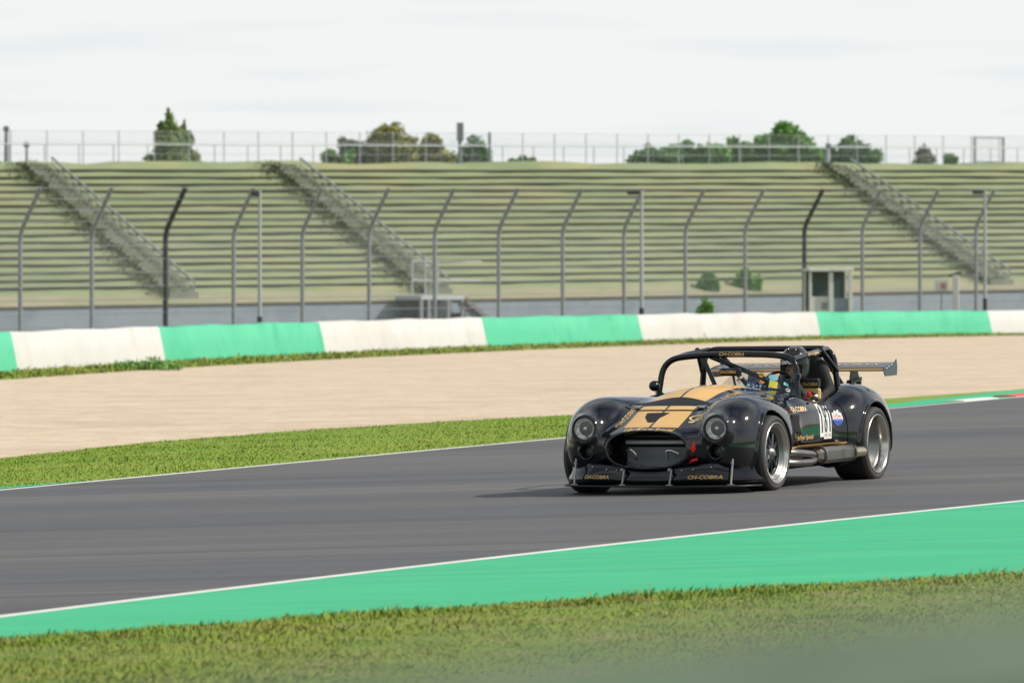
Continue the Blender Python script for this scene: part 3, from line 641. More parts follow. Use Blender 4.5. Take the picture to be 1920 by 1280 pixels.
def sd_seg(x, y, z, a, b, ra, rb):
    ax, ay, az = a; dx, dy, dz = b[0] - ax, b[1] - ay, b[2] - az; L2 = dx * dx + dy * dy + dz * dz + 1e-9
    t = np.clip(((x - ax) * dx + (y - ay) * dy + (z - az) * dz) / L2, 0, 1)
    return np.sqrt((x - ax - t * dx) ** 2 + (y - ay - t * dy) ** 2 + (z - az - t * dz) ** 2) - (ra + (rb - ra) * t)
def ell(x, y, z, c, r, p=2.0):
    return (((np.abs((x - c[0]) / r[0])) ** p + (np.abs((y - c[1]) / r[1])) ** p + (np.abs((z - c[2]) / r[2])) ** p) ** (1 / p) - 1) * min(r)
# ================================================================== THE CAR
TH = R(25); CF = Vector((-math.sin(TH), -math.cos(TH), -.0118)).normalized()
CLf = Vector((math.cos(TH), -math.sin(TH), .0127)); CU = CF.cross(CLf).normalized(); CLf = CU.cross(CF).normalized()
CO = Vector((1.425, 44.19, -1.633))
CARM = Matrix(((CF.x, CLf.x, CU.x, CO.x), (CF.y, CLf.y, CU.y, CO.y), (CF.z, CLf.z, CU.z, CO.z), (0, 0, 0, 1)))
car = bpy.data.objects.new('race_car', None); COL.objects.link(car); car.matrix_world = CARM
tag(car, 'glossy black open race car with gold stripes and rear wing on the track', 'race car')
WB, ZW = 2.286, .325
_xs = [.75, .6, .4, .16, 0, -.3, -.7, -1.05, -1.25, -1.6, -2.1, -2.6, -3.0, -3.35]
T_ = lut(_xs, [.515, .585, .655, .742, .775, .815, .845, .865, .845, .79, .80, .80, .72, .62])
W_ = lut([.75, .5, .2, 0, -.4, -.8, -1.2, -1.8, -2.3, -2.8, -3.2, -3.35], [.43, .52, .62, .68, .765, .80, .81, .80, .77, .70, .56, .44])
B_ = lut([.75, .5, .2, -.5, -2.0, -3.0, -3.35], [.17, .15, .16, .27, .27, .22, .32])
P_ = lut([.7, 0, -.5, -1.1, -3.4], [2.3, 2.5, 2.9, 3.8, 3.4])
def sdf_body(x, y, z):
    a = np.abs(y); x = x + 0 * a * z; q_ = np.clip((x + .05) / .6, 0, 1); x = x + .055 * q_ * q_ * (3 - 2 * q_)
    w, t, b, p = W_(x), T_(x), B_(x), P_(x); zc = .45
    up = z > zc; ht = np.where(up, t - zc, zc - b)
    s = ((a / w) ** p + (np.abs(z - zc) / ht) ** p) ** (1 / p); f = (s - 1) * .38
    f = smax(f, (x - (.735 - .26 * y * y - .9 * (z - .38) ** 2)) * .95, .13)
    f = smax(f, -x - 3.33 + .25 * y * y + .7 * (z - .5) ** 2, .16)
    # hood bulge
    f = smin(f, ell(x, a, z, (-.72, 0, .80), (.52, .26, .095), 2.2), .07)
    # front wings
    Lx = np.where(x > 0, .625, .80)
    q = (np.abs(x / Lx) ** 2.5 + np.abs((a - .612) / .310) ** 2.3 + np.abs((z - .42) / np.where(z > .42, .405, .34)) ** 2.3)
    ff = (q ** (1 / 2.35) - 1) * .33
    f = smin(f, ff, np.where(x > .1, .09, .11))
    # headlight pods
    c = np.sqrt((a - .612) ** 2 + (z - .562) ** 2); pod = smax(c - .118, np.abs(x - .40) - .235, .03); f = smin(f, pod, .06); f = smax(f, -smax(c - .106, .59 - x, .004), .004)
    # rear wings
    Lr = np.where(x > -2.30, .58, .66)
    q = (np.abs((x + 2.30) / Lr) ** 2.4 + np.abs((a - .665) / .345) ** 2.5 + np.abs((z - .42) / np.where(z > .42, .445, .32)) ** 2.4)
    fr = (q ** (1 / 2.4) - 1) * .34
    f = smin(f, fr, .07)
    # arches
    for (xc, rad, yi) in ((0, .366, .56), (-WB, .372, .55)):
        r = np.sqrt((x - xc) ** 2 + np.maximum(z - ZW, 0) ** 2)
        lip = smax(np.abs(r - rad - .010) - .013, np.abs(a - .60) - (.335 if xc == 0 else .375), .01) + 0 * z
        lip = smax(lip, f - .020, .01); f = smin(f, lip, .015)
        cut = smax(r - rad, yi - a, .04); f = smax(f, -cut, .010)
    # mouth with a rolled lip
    de = ((np.abs(y / .355) ** 2.5 + np.abs((z - .385) / .150) ** 2.5) ** (1 / 2.5) - 1) * .150
    g = x - (.725 - .26 * y * y - .9 * (z - .38) ** 2)
    f = smin(f, np.sqrt((np.abs(de - .008)) ** 2 + np.maximum(np.abs(g + .02) - .03, 0) ** 2) - .008, .018)
    f = smax(f, -smax(de, .36 - x, .02), .010)
    # brake ducts under the headlights
    c = np.sqrt((a - .60) ** 2 + (z - .365) ** 2); f = smin(f, np.sqrt((c - .062) ** 2 + (x - .612) ** 2) - .014, .012)
    f = smax(f, -smax(c - .055, .44 - x, .01), .006)
    # cockpit
    q = ((np.abs((x + 1.72) / .46) ** 4 + np.abs((y - .30) / .36) ** 4) ** .25 - 1) * .36
    f = smax(f, -smax(q, .30 - z, .03), .02)
    return f
BV, BQ, BN = isosurface(sdf_body, (-3.45, -1.03, .10), (.85, 1.03, .98), .0135)
def castd(P, n, start=.35, steps=90):
    """march from P + n*start along -n onto the body"""
    P = np.array(P, float); n = np.array(n, float); n = n / np.linalg.norm(n); d = np.full(len(P), start); hit = np.zeros(len(P), bool); st = 2 * start / steps
    for _ in range(steps):
        Q = P + n * d[:, None]; v = sdf_body(Q[:, 0], Q[:, 1], Q[:, 2]); hit |= v < 0; d = np.where(hit, d, d - st)
    lo, hi = d.copy(), d + st
    for _ in range(16):
        m = (lo + hi) / 2; Q = P + n * m[:, None]; ins = sdf_body(Q[:, 0], Q[:, 1], Q[:, 2]) < 0; lo = np.where(ins, m, lo); hi = np.where(ins, hi, m)
    Q = P + n * hi[:, None]; g = grad(sdf_body, Q); g /= np.linalg.norm(g, axis=1)[:, None] + 1e-9
    return Q, g
# ---- paint with stripes in the car's own coordinates
GOLD = (.66, .40, .135)
def paint():
    m = mat('black_paint', (.0035, .0045, .0065), .13, coat=1.0, spec=.06); t = m.node_tree; b = t.nodes['Principled BSDF']; b.inputs['Coat Roughness'].default_value = .05; b.inputs['Coat IOR'].default_value = 1.75
    c = t.nodes.new('ShaderNodeTexCoord'); s = t.nodes.new('ShaderNodeSeparateXYZ'); t.links.new(c.outputs['Object'], s.inputs[0]); X, Y, Z = s.outputs
    def O(op, a, b2=None):
        n = t.nodes.new('ShaderNodeMath'); n.operation = op
        for i, q in enumerate((a, b2)):
            if q is None: continue
            if isinstance(q, (int, float)): n.inputs[i].default_value = q
            else: t.links.new(q, n.inputs[i])
        return n.outputs[0]
    A = O('ABSOLUTE', Y); Y2 = O('MULTIPLY', Y, Y)
    mul = lambda *q: q[0] if len(q) == 1 else O('MULTIPLY', q[0], mul(*q[1:]))
    gt = lambda a, b2: O('GREATER_THAN', a, b2); lt = lambda a, b2: O('LESS_THAN', a, b2)
    stripes = mul(lt(A, .252), gt(A, .013), gt(X, -1.16), lt(O('ADD', X, O('MULTIPLY', Y2, .35)), .565), gt(Z, .45))
    band = mul(lt(O('ADD', X, O('MULTIPLY', Y2, .4)), .135), gt(O('SUBTRACT', X, O('MULTIPLY', Y2, .9)), -.12), lt(A, .36), gt(Z, .6))
    sx = O('ABSOLUTE', O('SUBTRACT', O('ADD', X, O('MULTIPLY', Y2, .45)), .235)); seam = mul(lt(sx, .015), lt(A, .40), gt(Z, .6))
    hs = mul(lt(O('ABSOLUTE', O('SUBTRACT', A, O('ADD', .40, O('MULTIPLY', O('ADD', X, .2), -.06)))), .004), lt(X, .11), gt(X, -1.1), gt(Z, .6))
    pin = mul(lt(O('ABSOLUTE', O('SUBTRACT', Z, .352)), .011), lt(X, -.40), gt(X, -1.80), gt(A, .6))
    door = mul(lt(O('ABSOLUTE', O('SUBTRACT', X, O('SUBTRACT', -1.18, O('MULTIPLY', Z, .12)))), .003), gt(A, .6), gt(Z, .36))
    door2 = mul(lt(O('ABSOLUTE', O('ADD', X, 1.80)), .004), gt(A, .6), gt(Z, .36), lt(Z, .80))
    gold = O('MULTIPLY', O('MAXIMUM', stripes, pin), O('SUBTRACT', 1, band))
    dark = O('MAXIMUM', O('MAXIMUM', seam, hs), O('MAXIMUM', door, door2))
    x1 = t.nodes.new('ShaderNodeMixRGB'); t.links.new(gold, x1.inputs[0]); x1.inputs[1].default_value = (.0035, .0045, .0065, 1); x1.inputs[2].default_value = (*GOLD, 1)
    x2 = t.nodes.new('ShaderNodeMixRGB'); t.links.new(band, x2.inputs[0]); t.links.new(x1.outputs[0], x2.inputs[1]); x2.inputs[2].default_value = (.018, .022, .026, 1)
    x3 = t.nodes.new('ShaderNodeMixRGB'); t.links.new(dark, x3.inputs[0]); t.links.new(x2.outputs[0], x3.inputs[1]); x3.inputs[2].default_value = (.001, .001, .001, 1)
    t.links.new(x3.outputs[0], b.inputs['Base Color'])
    rr = O('ADD', .10, O('ADD', O('MULTIPLY', band, .45), O('MULTIPLY', gold, .25))); t.links.new(rr, b.inputs['Roughness'])
    t.links.new(O('MAXIMUM', 0, O('SUBTRACT', O('SUBTRACT', .75, O('MULTIPLY', band, .7)), O('ADD', O('MULTIPLY', dark, .7), O('MULTIPLY', gold, .35)))), b.inputs['Coat Weight'])
    return m
M['paint'] = paint()
M['gold'] = mat('gold_vinyl', GOLD, .38, coat=.3); M['lgold'] = mat('bright_gold_vinyl', (.75, .52, .26), .4)
M['black'] = mat('black_gloss_tube', (.004, .005, .007), .2, coat=.5, spec=.2); M['satin'] = mat('black_satin', (.008, .009, .010), .45)
M['matte'] = mat('black_matte', (.006, .006, .007), .8); M['rubber'] = mat('tyre_rubber', (.030, .030, .030), .75, var=[(.042, .041, .040)], scale=8, bump=.1, bscale=60)
M['tread'] = mat('tyre_tread', (.010, .010, .011), .9, bump=.2, bscale=40)
M['polish'] = mat('polished_rim', (.52, .49, .45), .24, metal=1.0); M['alu'] = mat('brushed_aluminium', (.55, .55, .54), .28, metal=1.0)
M['dish'] = mat('satin_dish', (.22, .22, .21), .34, metal=1.0)
M['hubm'] = mat('hub_metal', (.20, .20, .20), .4, metal=.8)
M['darkrim'] = mat('dark_wheel_centre', (.035, .04, .045), .35, metal=.6); M['chrome'] = mat('chrome', (.75, .76, .78), .08, metal=1.0)
M['exh'] = mat('exhaust_steel', (.19, .18, .17), .30, metal=1.0, var=[(.30, .28, .26), (.15, .12, .11)], scale=5, bump=.05, bscale=20)
M['grey'] = mat('grey_endplate', (.055, .075, .085), .5); M['wingtop'] = mat('wing_black', (.010, .012, .016), .25, coat=.5)
M['redv'] = mat('red_vinyl', (.70, .02, .02), .45); M['whitev'] = mat('white_vinyl', (.72, .72, .70), .45); M['bluev'] = mat('blue_vinyl', (.03, .08, .40), .45)
M['yellowv'] = mat('yellow_vinyl', (.80, .66, .06), .45); M['lightblue'] = mat('pale_blue_vinyl', (.28, .60, .70), .45); M['orangev'] = mat('orange_vinyl', (.80, .36, .03), .45)
M['blackv'] = mat('black_vinyl', (.012, .012, .014), .45)
body = np_mesh('body', BV, BQ, M['paint'], car, True, BN)
# ---- lettering, laid on a surface
def text_geo(s, size, shear=0.0, bold=0.0, sx=1.0):
    cu = bpy.data.curves.new('lettering', 'FONT'); cu.body = s; cu.size = size; cu.shear = shear; cu.offset = bold * size; cu.align_x = 'CENTER'; cu.align_y = 'CENTER'; cu.resolution_u = 3
    ob = bpy.data.objects.new('lettering', cu); COL.objects.link(ob); dg = bpy.context.evaluated_depsgraph_get(); me = bpy.data.meshes.new_from_object(ob.evaluated_get(dg))
    v = np.array([p.co[:2] for p in me.vertices]); fs = [tuple(p.vertices) for p in me.polygons]
    bpy.data.objects.remove(ob); bpy.data.curves.remove(cu); bpy.data.meshes.remove(me)
    if len(v): v[:, 0] *= sx
    return v, fs
def lay(name, v, fs, o, r, u, n, mt, parent, lift=.003, cast=True, sag=None):
    o, r, u, n = [np.array(q, float) for q in (o, r, u, n)]; r /= np.linalg.norm(r); u -= r * (u @ r); u /= np.linalg.norm(u)
    P = o + v[:, :1] * r + v[:, 1:2] * u
    if cast: Q, g = castd(P, n); Q = Q + g * lift
    else: Q = P + np.array(n) * lift
    mb = MB(); mb.add(Q, fs, False); return mb.build(name, mt, parent)
def letter(s, o, r, u, n, size, mt, parent, width=None, shear=0.0, bold=0.0, cast=True, name='lettering', lift=.003):
    v, fs = text_geo(s, size, shear, bold)
    if width: v[:, 0] *= width / (v[:, 0].max() - v[:, 0].min())
    return lay(name, v, fs, o, r, u, n, mt, parent, lift, cast)
def shape(kind, w, h, n=24):
    if kind == 'rect': g = 6; v = [(w * (i / g - .5), h * (j / g - .5)) for j in range(g + 1) for i in range(g + 1)]; return np.array(v), [(j * 7 + i, j * 7 + i + 1, j * 7 + i + 8, j * 7 + i + 7) for j in range(g) for i in range(g)]
    if kind == 'oval': v = [(0, 0)] + [(w / 2 * math.cos(2 * math.pi * k / n) * q, h / 2 * math.sin(2 * math.pi * k / n) * q) for q in (.5, 1) for k in range(n)]; return np.array(v), [(0, 1 + k, 1 + (k + 1) % n) for k in range(n)] + [(1 + k, 1 + n + k, 1 + n + (k + 1) % n, 1 + (k + 1) % n) for k in range(n)]
    if kind == 'shield': p = [(-.5, .28), (-.42, .36), (-.2, .34), (0, .5), (.2, .34), (.42, .36), (.5, .28), (.5, -.1), (.36, -.3), (0, -.5), (-.36, -.3), (-.5, -.1)]; return np.array([(0, 0)] + [(a * w, b * h) for a, b in p]), [(0, i + 1, (i + 1) % 12 + 1) for i in range(12)]
def poly_lay(name, pts, mt, parent, n=(0, 0, 1), lift=.003, z0=.7):
    """polygon given in plan (x, y); filled as a fan over a fine rim"""
    p = np.array(pts, float); c = p.mean(0); rim = np.concatenate([p[i] + (p[(i + 1) % len(p)] - p[i]) * np.linspace(0, 1, 5)[:-1, None] for i in range(len(p))]); m = len(rim)
    V = np.concatenate([[c]] + [c + (rim - c) * q for q in (.35, .7, 1)]); fs = [(0, 1 + i, 1 + (i + 1) % m) for i in range(m)]
    for k in range(2): fs += [(1 + k * m + i, 1 + (k + 1) * m + i, 1 + (k + 1) * m + (i + 1) % m, 1 + k * m + (i + 1) % m) for i in range(m)]
    P = np.concatenate([V, np.full((len(V), 1), z0)], 1); Q, g = castd(P, n); mb = MB(); mb.add(Q + g * lift, fs, False); return mb.build(name, mt, parent)
SR, SU, SNn = (-1, 0, 0), (0, 0, 1), (0, 1, 0)        # the side seen in the photo
UPN = (.35, 0, 1)
letter('John Player Special', (.602, .0, .548), (0, 1, 0), (-.5, 0, 1), (1, 0, .7), .066, M['gold'], body, width=.47, shear=.25, bold=.02)
letter('CH-COBRA', (.33, -.325, .66), (-1, .06, .35), (0, 1, 0), UPN, .075, M['gold'], body, width=.40, shear=.2, bold=.02)
letter('CH-COBRA', (-.42, .345, .80), (-1, .0, .1), (0, 1, 0), UPN, .075, M['gold'], body, width=.42, shear=.2, bold=.015)
# swirling monogram
v1, f1 = text_geo('J', .17, .35, .03); v2, f2 = text_geo('P', .14, .35, .02); v3, f3 = text_geo('S', .13, .35, .02)
for v, f, dx in ((v1, f1, -.03), (v2, f2, .03), (v3, f3, .0)): lay('emblem', v + np.array((dx, 0)), f, (.36, .375, .68), (0, 1, 0), (-1, 0, .3), UPN, M['lgold'], body)
k = 22; rr = [(math.cos(a) * .085, math.sin(a) * .06) for a in np.linspace(.9, 5.6, k)]; ri = [(q[0] * .78, q[1] * .78) for q in rr]
lay('emblem', np.array(rr + ri), [(i, i + 1, k + i + 1, k + i) for i in range(k - 1)], (.36, .36, .68), (0, 1, 0), (-1, 0, .3), UPN, M['lgold'], body, lift=.004)
poly_lay('duct_hole_decal', [(.29, -.145), (.29, .069), (.42, .008), (.48, .004), (.51, -.030), (.50, -.063), (.38, -.129)], M['matte'], body, UPN)  # flat black decal, its colour stands in for the dark inside a hole
mb = MB(); 
for sy in (-1, 1):
    Q, g = castd([(.13, sy * .30, .74)], (0, 0, 1)); c = Q[0]
    mb = MB(); mb.lathe([(.0, .012), (.022, .010), (.034, .0)], (c[0], c[1], c[2]), 'Z', 16); mb.tube([c + (.03, -.035, .012), c + (-.02, .035, .014)], .009, 6); mb.build('bonnet_latch', M['alu'], body)
# side lettering, numbers, badge
letter('CH-COBRA', (-.90, .8, .675), SR, SU, SNn, .060, M['lgold'], body, width=.34, shear=.2, bold=.02)
letter('John Player Special', (-.93, .8, .430), SR, SU, SNn, .055, M['gold'], body, width=.46, shear=.1, bold=.01)
for i, (ch, dz) in enumerate((('1', -.0), ('8', -.004), ('1', -.004))):
    x = -1.370 - i * .098; hh = .29 if i == 0 else .34; zc = .565 if i == 0 else .57
    v, f = shape('rect', .092, hh); lay('number_plate', v, f, (x, .8, zc), SR, SU, SNn, M['whitev'], body)
    if ch == '1':
        v, f = shape('rect', .024, .235); lay('number', v, f, (x - .004, .8, zc + .008), SR, SU, SNn, M['blackv'], body, lift=.006)
        v, f = shape('rect', .022, .045); lay('number', v, f, (x + .018, .8, zc + .085), SR, SU, SNn, M['blackv'], body, lift=.006)
        if i: letter('KCC', (x, .8, .43), SR, SU, SNn, .04, M['blackv'], body, width=.06, lift=.006)
        continue
    for dz_ in (-.060, .060):
        n8 = 28; ou = [(math.cos(2 * math.pi * k / n8) * .031, math.sin(2 * math.pi * k / n8) * .063 + dz_) for k in range(n8)]; inn = [(math.cos(2 * math.pi * k / n8) * .013, math.sin(2 * math.pi * k / n8) * .043 + dz_) for k in range(n8)]
        lay('number', np.array(ou + inn), [(k, (k + 1) % n8, n8 + (k + 1) % n8, n8 + k) for k in range(n8)], (x, .8, zc + .008), SR, SU, SNn, M['blackv'], body, lift=.006)
    letter('KCC', (x, .8, .43), SR, SU, SNn, .04, M['blackv'], body, width=.06, lift=.006)
    continue
    v, f = text_geo(ch, .30, 0, .022 if ch == '8' else .02); v[:, 0] *= .066 / max(1e-6, v[:, 0].max() - v[:, 0].min()) * (1 if ch == '8' else .75); v[:, 1] *= .235 / (v[:, 1].max() - v[:, 1].min())
    v -= (v.max(0) + v.min(0)) / 2
    lay('number', v, f, (x, .8, zc + .008), SR, SU, SNn, M['blackv'], body, lift=.006)
    if i: letter('KCC', (x, .8, .43), SR, SU, SNn, .04, M['blackv'], body, width=.06, lift=.006)
v, f = shape('shield', .115, .135); lay('badge', v, f, (-1.715, .8, .575), SR, SU, SNn, M['whitev'], body)
letter('LUCAS', (-1.715, .8, .588), SR, SU, SNn, .034, M['redv'], body, width=.09, bold=.02, lift=.006)
letter('OIL', (-1.715, .8, .610), SR, SU, SNn, .022, M['blackv'], body, width=.06, lift=.006)
v, f = shape('shield', .10, .09); v[:, 1] = np.minimum(v[:, 1], .02); lay('badge', v, f, (-1.715, .8, .548), SR, SU, SNn, M['bluev'], body, lift=.005)
letter('OIL PRODUCTS', (-1.715, .8, .560), SR, SU, SNn, .014, M['whitev'], body, width=.08, lift=.008)
# side vent
vy = castd([(-.66, .8, .56)], (0, 1, 0))[0][0][1]
mb = MB(); mb.box((-.66, vy - .035, .56), (.13, .10, .17), Matrix.Rotation(R(-12), 3, 'Z'), bev=.012); mb.build('side_vent', M['matte'], car)
# ---- headlights and lower lamps
M['reflector'] = mat('lamp_reflector', (.34, .32, .30), .18, metal=.45, var=[(.80, .77, .74), (.05, .05, .05)], scale=16, bump=.8, bscale=28)  # light and dark mottling paints glints and reflections into the base colour
lens = mat('lamp_glass', (.9, .92, .92), .03, alpha=.12, spec=.8); M['lens'] = lens
for sy in (-1, 1):
    h = empty('headlight', (.567, sy * .612, .562)); h.parent = car
    mb = MB(); mb.lathe([(.092, -.01), (.098, .012), (.108, .012), (.114, .0), (.114, -.03)], axis='X', n=40); mb.build('bezel', M['satin'], h)
    mb = MB(); mb.lathe([(.0, -.05), (.03, -.048), (.06, -.035), (.085, -.012), (.093, .002)], axis='X', n=36); mb.build('reflector', M['reflector'], h)
    mb = MB(); mb.lathe([(.0, .0), (.014, -.003), (.02, -.02), (.02, -.05)], axis='X', n=16); mb.build('bulb', M['chrome'], h)
    mb = MB(); mb.lathe([(.0, .024), (.03, .022), (.06, .016), (.085, .006), (.095, .0)], axis='X', n=36); mb.build('lens', lens, h)
    mb = MB(); mb.lathe([(0, .0), (.035, .002), (.05, -.01)], c=(.49, sy * .60, .365), axis='X', n=24); mb.build('duct_lamp', mat('duct_mesh', (.07, .085, .08), .35, metal=.4), car)
# ---- mouth
mb = MB(); mb.box((.345, 0, .375), (.02, .74, .32)); mb.build('grille_back', M['matte'], car)
rad = empty('radiator', (.40, 0, .315)); rad.parent = car
mb = MB()
for i in range(17): mb.box((0, 0, -.075 + i * .0095), (.02, .56, .0042))
mb.build('core', mat('radiator_fins', (.34, .37, .38), .45, metal=.4), rad)
mb = MB(); mb.box((.03, 0, .125), (.03, .58, .036), bev=.01); mb.build('crossbar', mat('bar_grey', (.42, .43, .43), .45, metal=.3), rad)
mb = MB(); mb.box((.02, 0, .175), (.02, .52, .012)); mb.build('slat', M['satin'], rad)
for sy, yy2 in ((-1, -.19), (1, .17)):
    mb = MB(); mb.tube(arc([(.12, yy2 - .045, .055), (.14, yy2, .07), (.14, yy2 + .045, .03), (.12, yy2 + .04, -.02)] if sy < 0 else [(.12, yy2 - .03, -.02), (.14, yy2 - .035, .055), (.14, yy2 + .01, .06), (.12, yy2 + .075, .03)], .03), .015, 10); mb.build('coolant_hose', M['alu'], rad)
# red tow arrow and strap
lay('tow_arrow', np.array([(-.013, .045), (.013, .045), (.013, 0), (.026, 0), (0, -.045), (-.026, 0), (-.013, 0)]), [(0, 1, 2, 6), (3, 4, 5), (6, 2, 3, 5)], (.62, .415, .40), (0, 1, -.1), (0, .15, 1), (1, 0, 0), M['redv'], body, lift=.006)
Q, g = castd([(.7, .40, .28)], (1, 0, 0)); c = Q[0]; mb = MB(); mb.tube([c + (.02, -.03, -.01), c + (.04, .0, .01), c + (.03, .045, .02)], [.007, .012, .014], 8); mb.build('tow_pin', M['redv'], car)
# ---- front skirt, splitter, stays
def plan(y, xf, xe, hw, p=2.6): return xe + (xf - xe) * max(0, 1 - (abs(y) / hw) ** p) ** (1 / p)
def yset(hw, n=61): return [hw * math.sin(q * math.pi / 2) for q in np.linspace(-1, 1, n)]
rings = []
for y in yset(.905):
    e = abs(y) / .905; bulge = .03 * math.exp(-((abs(y) - .45) / .2) ** 2)
    zt = .235 + .14 * e ** 3; x = plan(y, .605, .03, .91); nx, ny = (1, .25 * y) if e < .8 else (.6, .7 * np.sign(y))
    prof = [(-.05, zt + .01), (-.004, zt), (.004, zt - .02), (.004, .20), (.015 + bulge, .165), (.03 + bulge, .13), (.03, .095), (-.03, .085), (-.10, .085)]
    rings.append([(x + nx * a, y + (ny * a if e > .5 else 0), z) for a, z in prof])
mb = MB(); mb.ring_loft(rings, cap=True, closed=True, smooth=True); sk = mb.build('front_skirt', mat('skirt_paint', (.0035, .0045, .0065), .14, coat=.9, spec=.06), car)
mb = MB(); rings = []
for y in yset(.91):
    x = plan(y, .690, .16, .915, 3.0); rings.append([(x, y, .078), (x + .004, y, .072), (x, y, .064), (x - .30, y * .9, .064), (x - .30, y * .9, .078)])
mb.ring_loft(rings, smooth=False); mb.build('splitter', M['satin'], car)
for (y, zt) in ((-.715, .40), (-.225, .215), (.215, .215), (.735, .40)):
    xt = plan(y, .615, .03, .91) + (.03 if abs(y) > .5 else .05); xb = plan(y, .675, .16, .915, 3.0) - .005
    mb = MB(); mb.tube([(xb, y, .08), (xt, y + (.02 if abs(y) < .5 else 0), zt)], .009, 8); mb.tube([(xt - .03, y, zt), (xt + .012, y, zt)], .013, 8); mb.tube([(xb, y - .03, .083), (xb, y + .03, .083)], .006, 6)
    if abs(y) > .5: mb.tube([(xb * .5 + xt * .5, y, zt * .6 + .012), (xb * .5 + xt * .5, y, zt * .6 + .04)], .014, 8)
    mb.build('splitter_stay', mat('stay_steel', (.34, .33, .31), .4, metal=.6), car)
mb = MB()
for y in [-.84, -.76, -.55, -.40, -.30, .30, .40, .55, .69, .83]:
    e = abs(y) / .905; c = (plan(y, .612, .03, .91) + .004, y, .235 + .14 * e ** 3 - .035); mb.lathe([(0, .006), (.007, .004), (.009, 0)], c, 'X', 8)
mb.build('rivets', M['alu'], sk)
def skirt_text(yc, wd):
    v, f = text_geo('CH-COBRA', .055, .25, .03); v[:, 0] *= wd / (v[:, 0].max() - v[:, 0].min()); P = []
    for a, b in v: y = yc + a; P.append((plan(y, .605, .03, .91) + .036 + .03 * math.exp(-((abs(y) - .45) / .2) ** 2) * .9, y, .148 + b * .75))
    mb = MB(); mb.add(P, f, False); mb.build('lettering', M['gold'], sk)
skirt_text(-.49, .26); skirt_text(.51, .28)
# ---- wheels
def wheel(x, sy, yo, rad, wd, rim, dish, front, zc):
    w_ = empty('wheel', (x, sy * (yo - wd / 2), zc)); w_.parent = car; h = wd / 2
    prof = [(rim, h - .012), (rim + .012, h - .002), (rad - .035, h + .006), (rad - .012, h - .008), (rad - .002, h - .03), (rad, 0), (rad - .002, -h + .03), (rad - .012, -h + .008), (rad - .035, -h - .006), (rim + .012, -h + .002), (rim, -h + .012)]
    prof = [(r, a * sy) for r, a in prof]
    mb = MB(); mb.lathe(prof, n=72); ty = mb.build('tyre', M['rubber'], w_)
    e2 = [(rim - .030, h - dish * .45), (rim - .050, h - dish * .5), (rim - .054, h - dish), (rim - .075, h - dish - .004)]
    e = [(rim + .004, h - .004), (rim - .001, h + .003), (rim - .010, h + .001), (rim - .014, h - .012), (rim - .024, h - .018), (rim - .030, h - dish * .45)]
    mb = MB(); mb.lathe([(r, a * sy) for r, a in e], n=72); rm = mb.build('rim', M['polish'], w_)
    rb = rim - .054
    mb = MB(); mb.lathe([(r, a * sy) for r, a in e2], n=72); mb.build('inner_dish', M['dish'], rm)
    mb = MB(); mb.lathe([(rb, (h - dish) * sy), (rb - .006, 0), (rb - .006, -h * sy + .02 * sy)], n=48); mb.build('barrel', M['darkrim'], rm)
    yc = (h - dish - .012) * sy; ns = 10 if front else 12
    mb = MB()
    for k in range(ns):
        a = 2 * math.pi * k / ns + .13
        for da in (-.085, .085):
            p0 = (math.cos(a + da * 1.6) * .055, yc + .010 * sy, math.sin(a + da * 1.6) * .055); p1 = (math.cos(a + da * .55) * (rim - .065), yc - .006 * sy, math.sin(a + da * .55) * (rim - .065)); mb.tube([p0, p1], [.011, .008], 6)
    mb.lathe([(rim - .060, yc - .012 * sy), (rim - .066, yc + .002 * sy), (rim - .085, yc + .002 * sy), (rim - .09, yc - .012 * sy)], n=48)
    mb.build('spokes', M['darkrim'], rm)
    mb = MB(); mb.lathe([(.075, yc - .02 * sy), (.075, yc + .008 * sy), (.060, yc + .016 * sy), (.045, yc + .012 * sy), (.035, yc + .04 * sy), (.018, yc + .046 * sy), (.0, yc + .046 * sy)], n=24); mb.build('hub', M['hubm'], rm)
    mb = MB(); mb.lathe([(.165, yc - .07 * sy), (.165, yc - .045 * sy), (.08, yc - .045 * sy), (0, yc - .045 * sy)], n=40); mb.build('brake_disc', mat('brake_disc', (.12, .12, .12), .4, metal=.8), w_)
    mb = MB(); mb.lathe([(rad - .0005, -h + .04), (rad + .0012, -h + .05), (rad + .0012, h - .05), (rad - .0005, h - .04)], n=72); mb.build('tread', M['tread'], ty)
    return w_
wheel(0, 1, .935, .322, .255, .262, .055, True, .331); wheel(0, -1, .935, .322, .255, .262, .055, True, .306)
wheel(-WB, 1, .985, .330, .335, .262, .165, False, .328); wheel(-WB, -1, .985, .330, .335, .262, .165, False, .318)
# inner arch liners and underbody
mb = MB(); mb.box((-1.2, 0, .20), (2.0, 1.10, .12), bev=.03); mb.box((-1.15, .62, .235), (1.3, .30, .05)); mb.build('underbody', M['matte'], car)
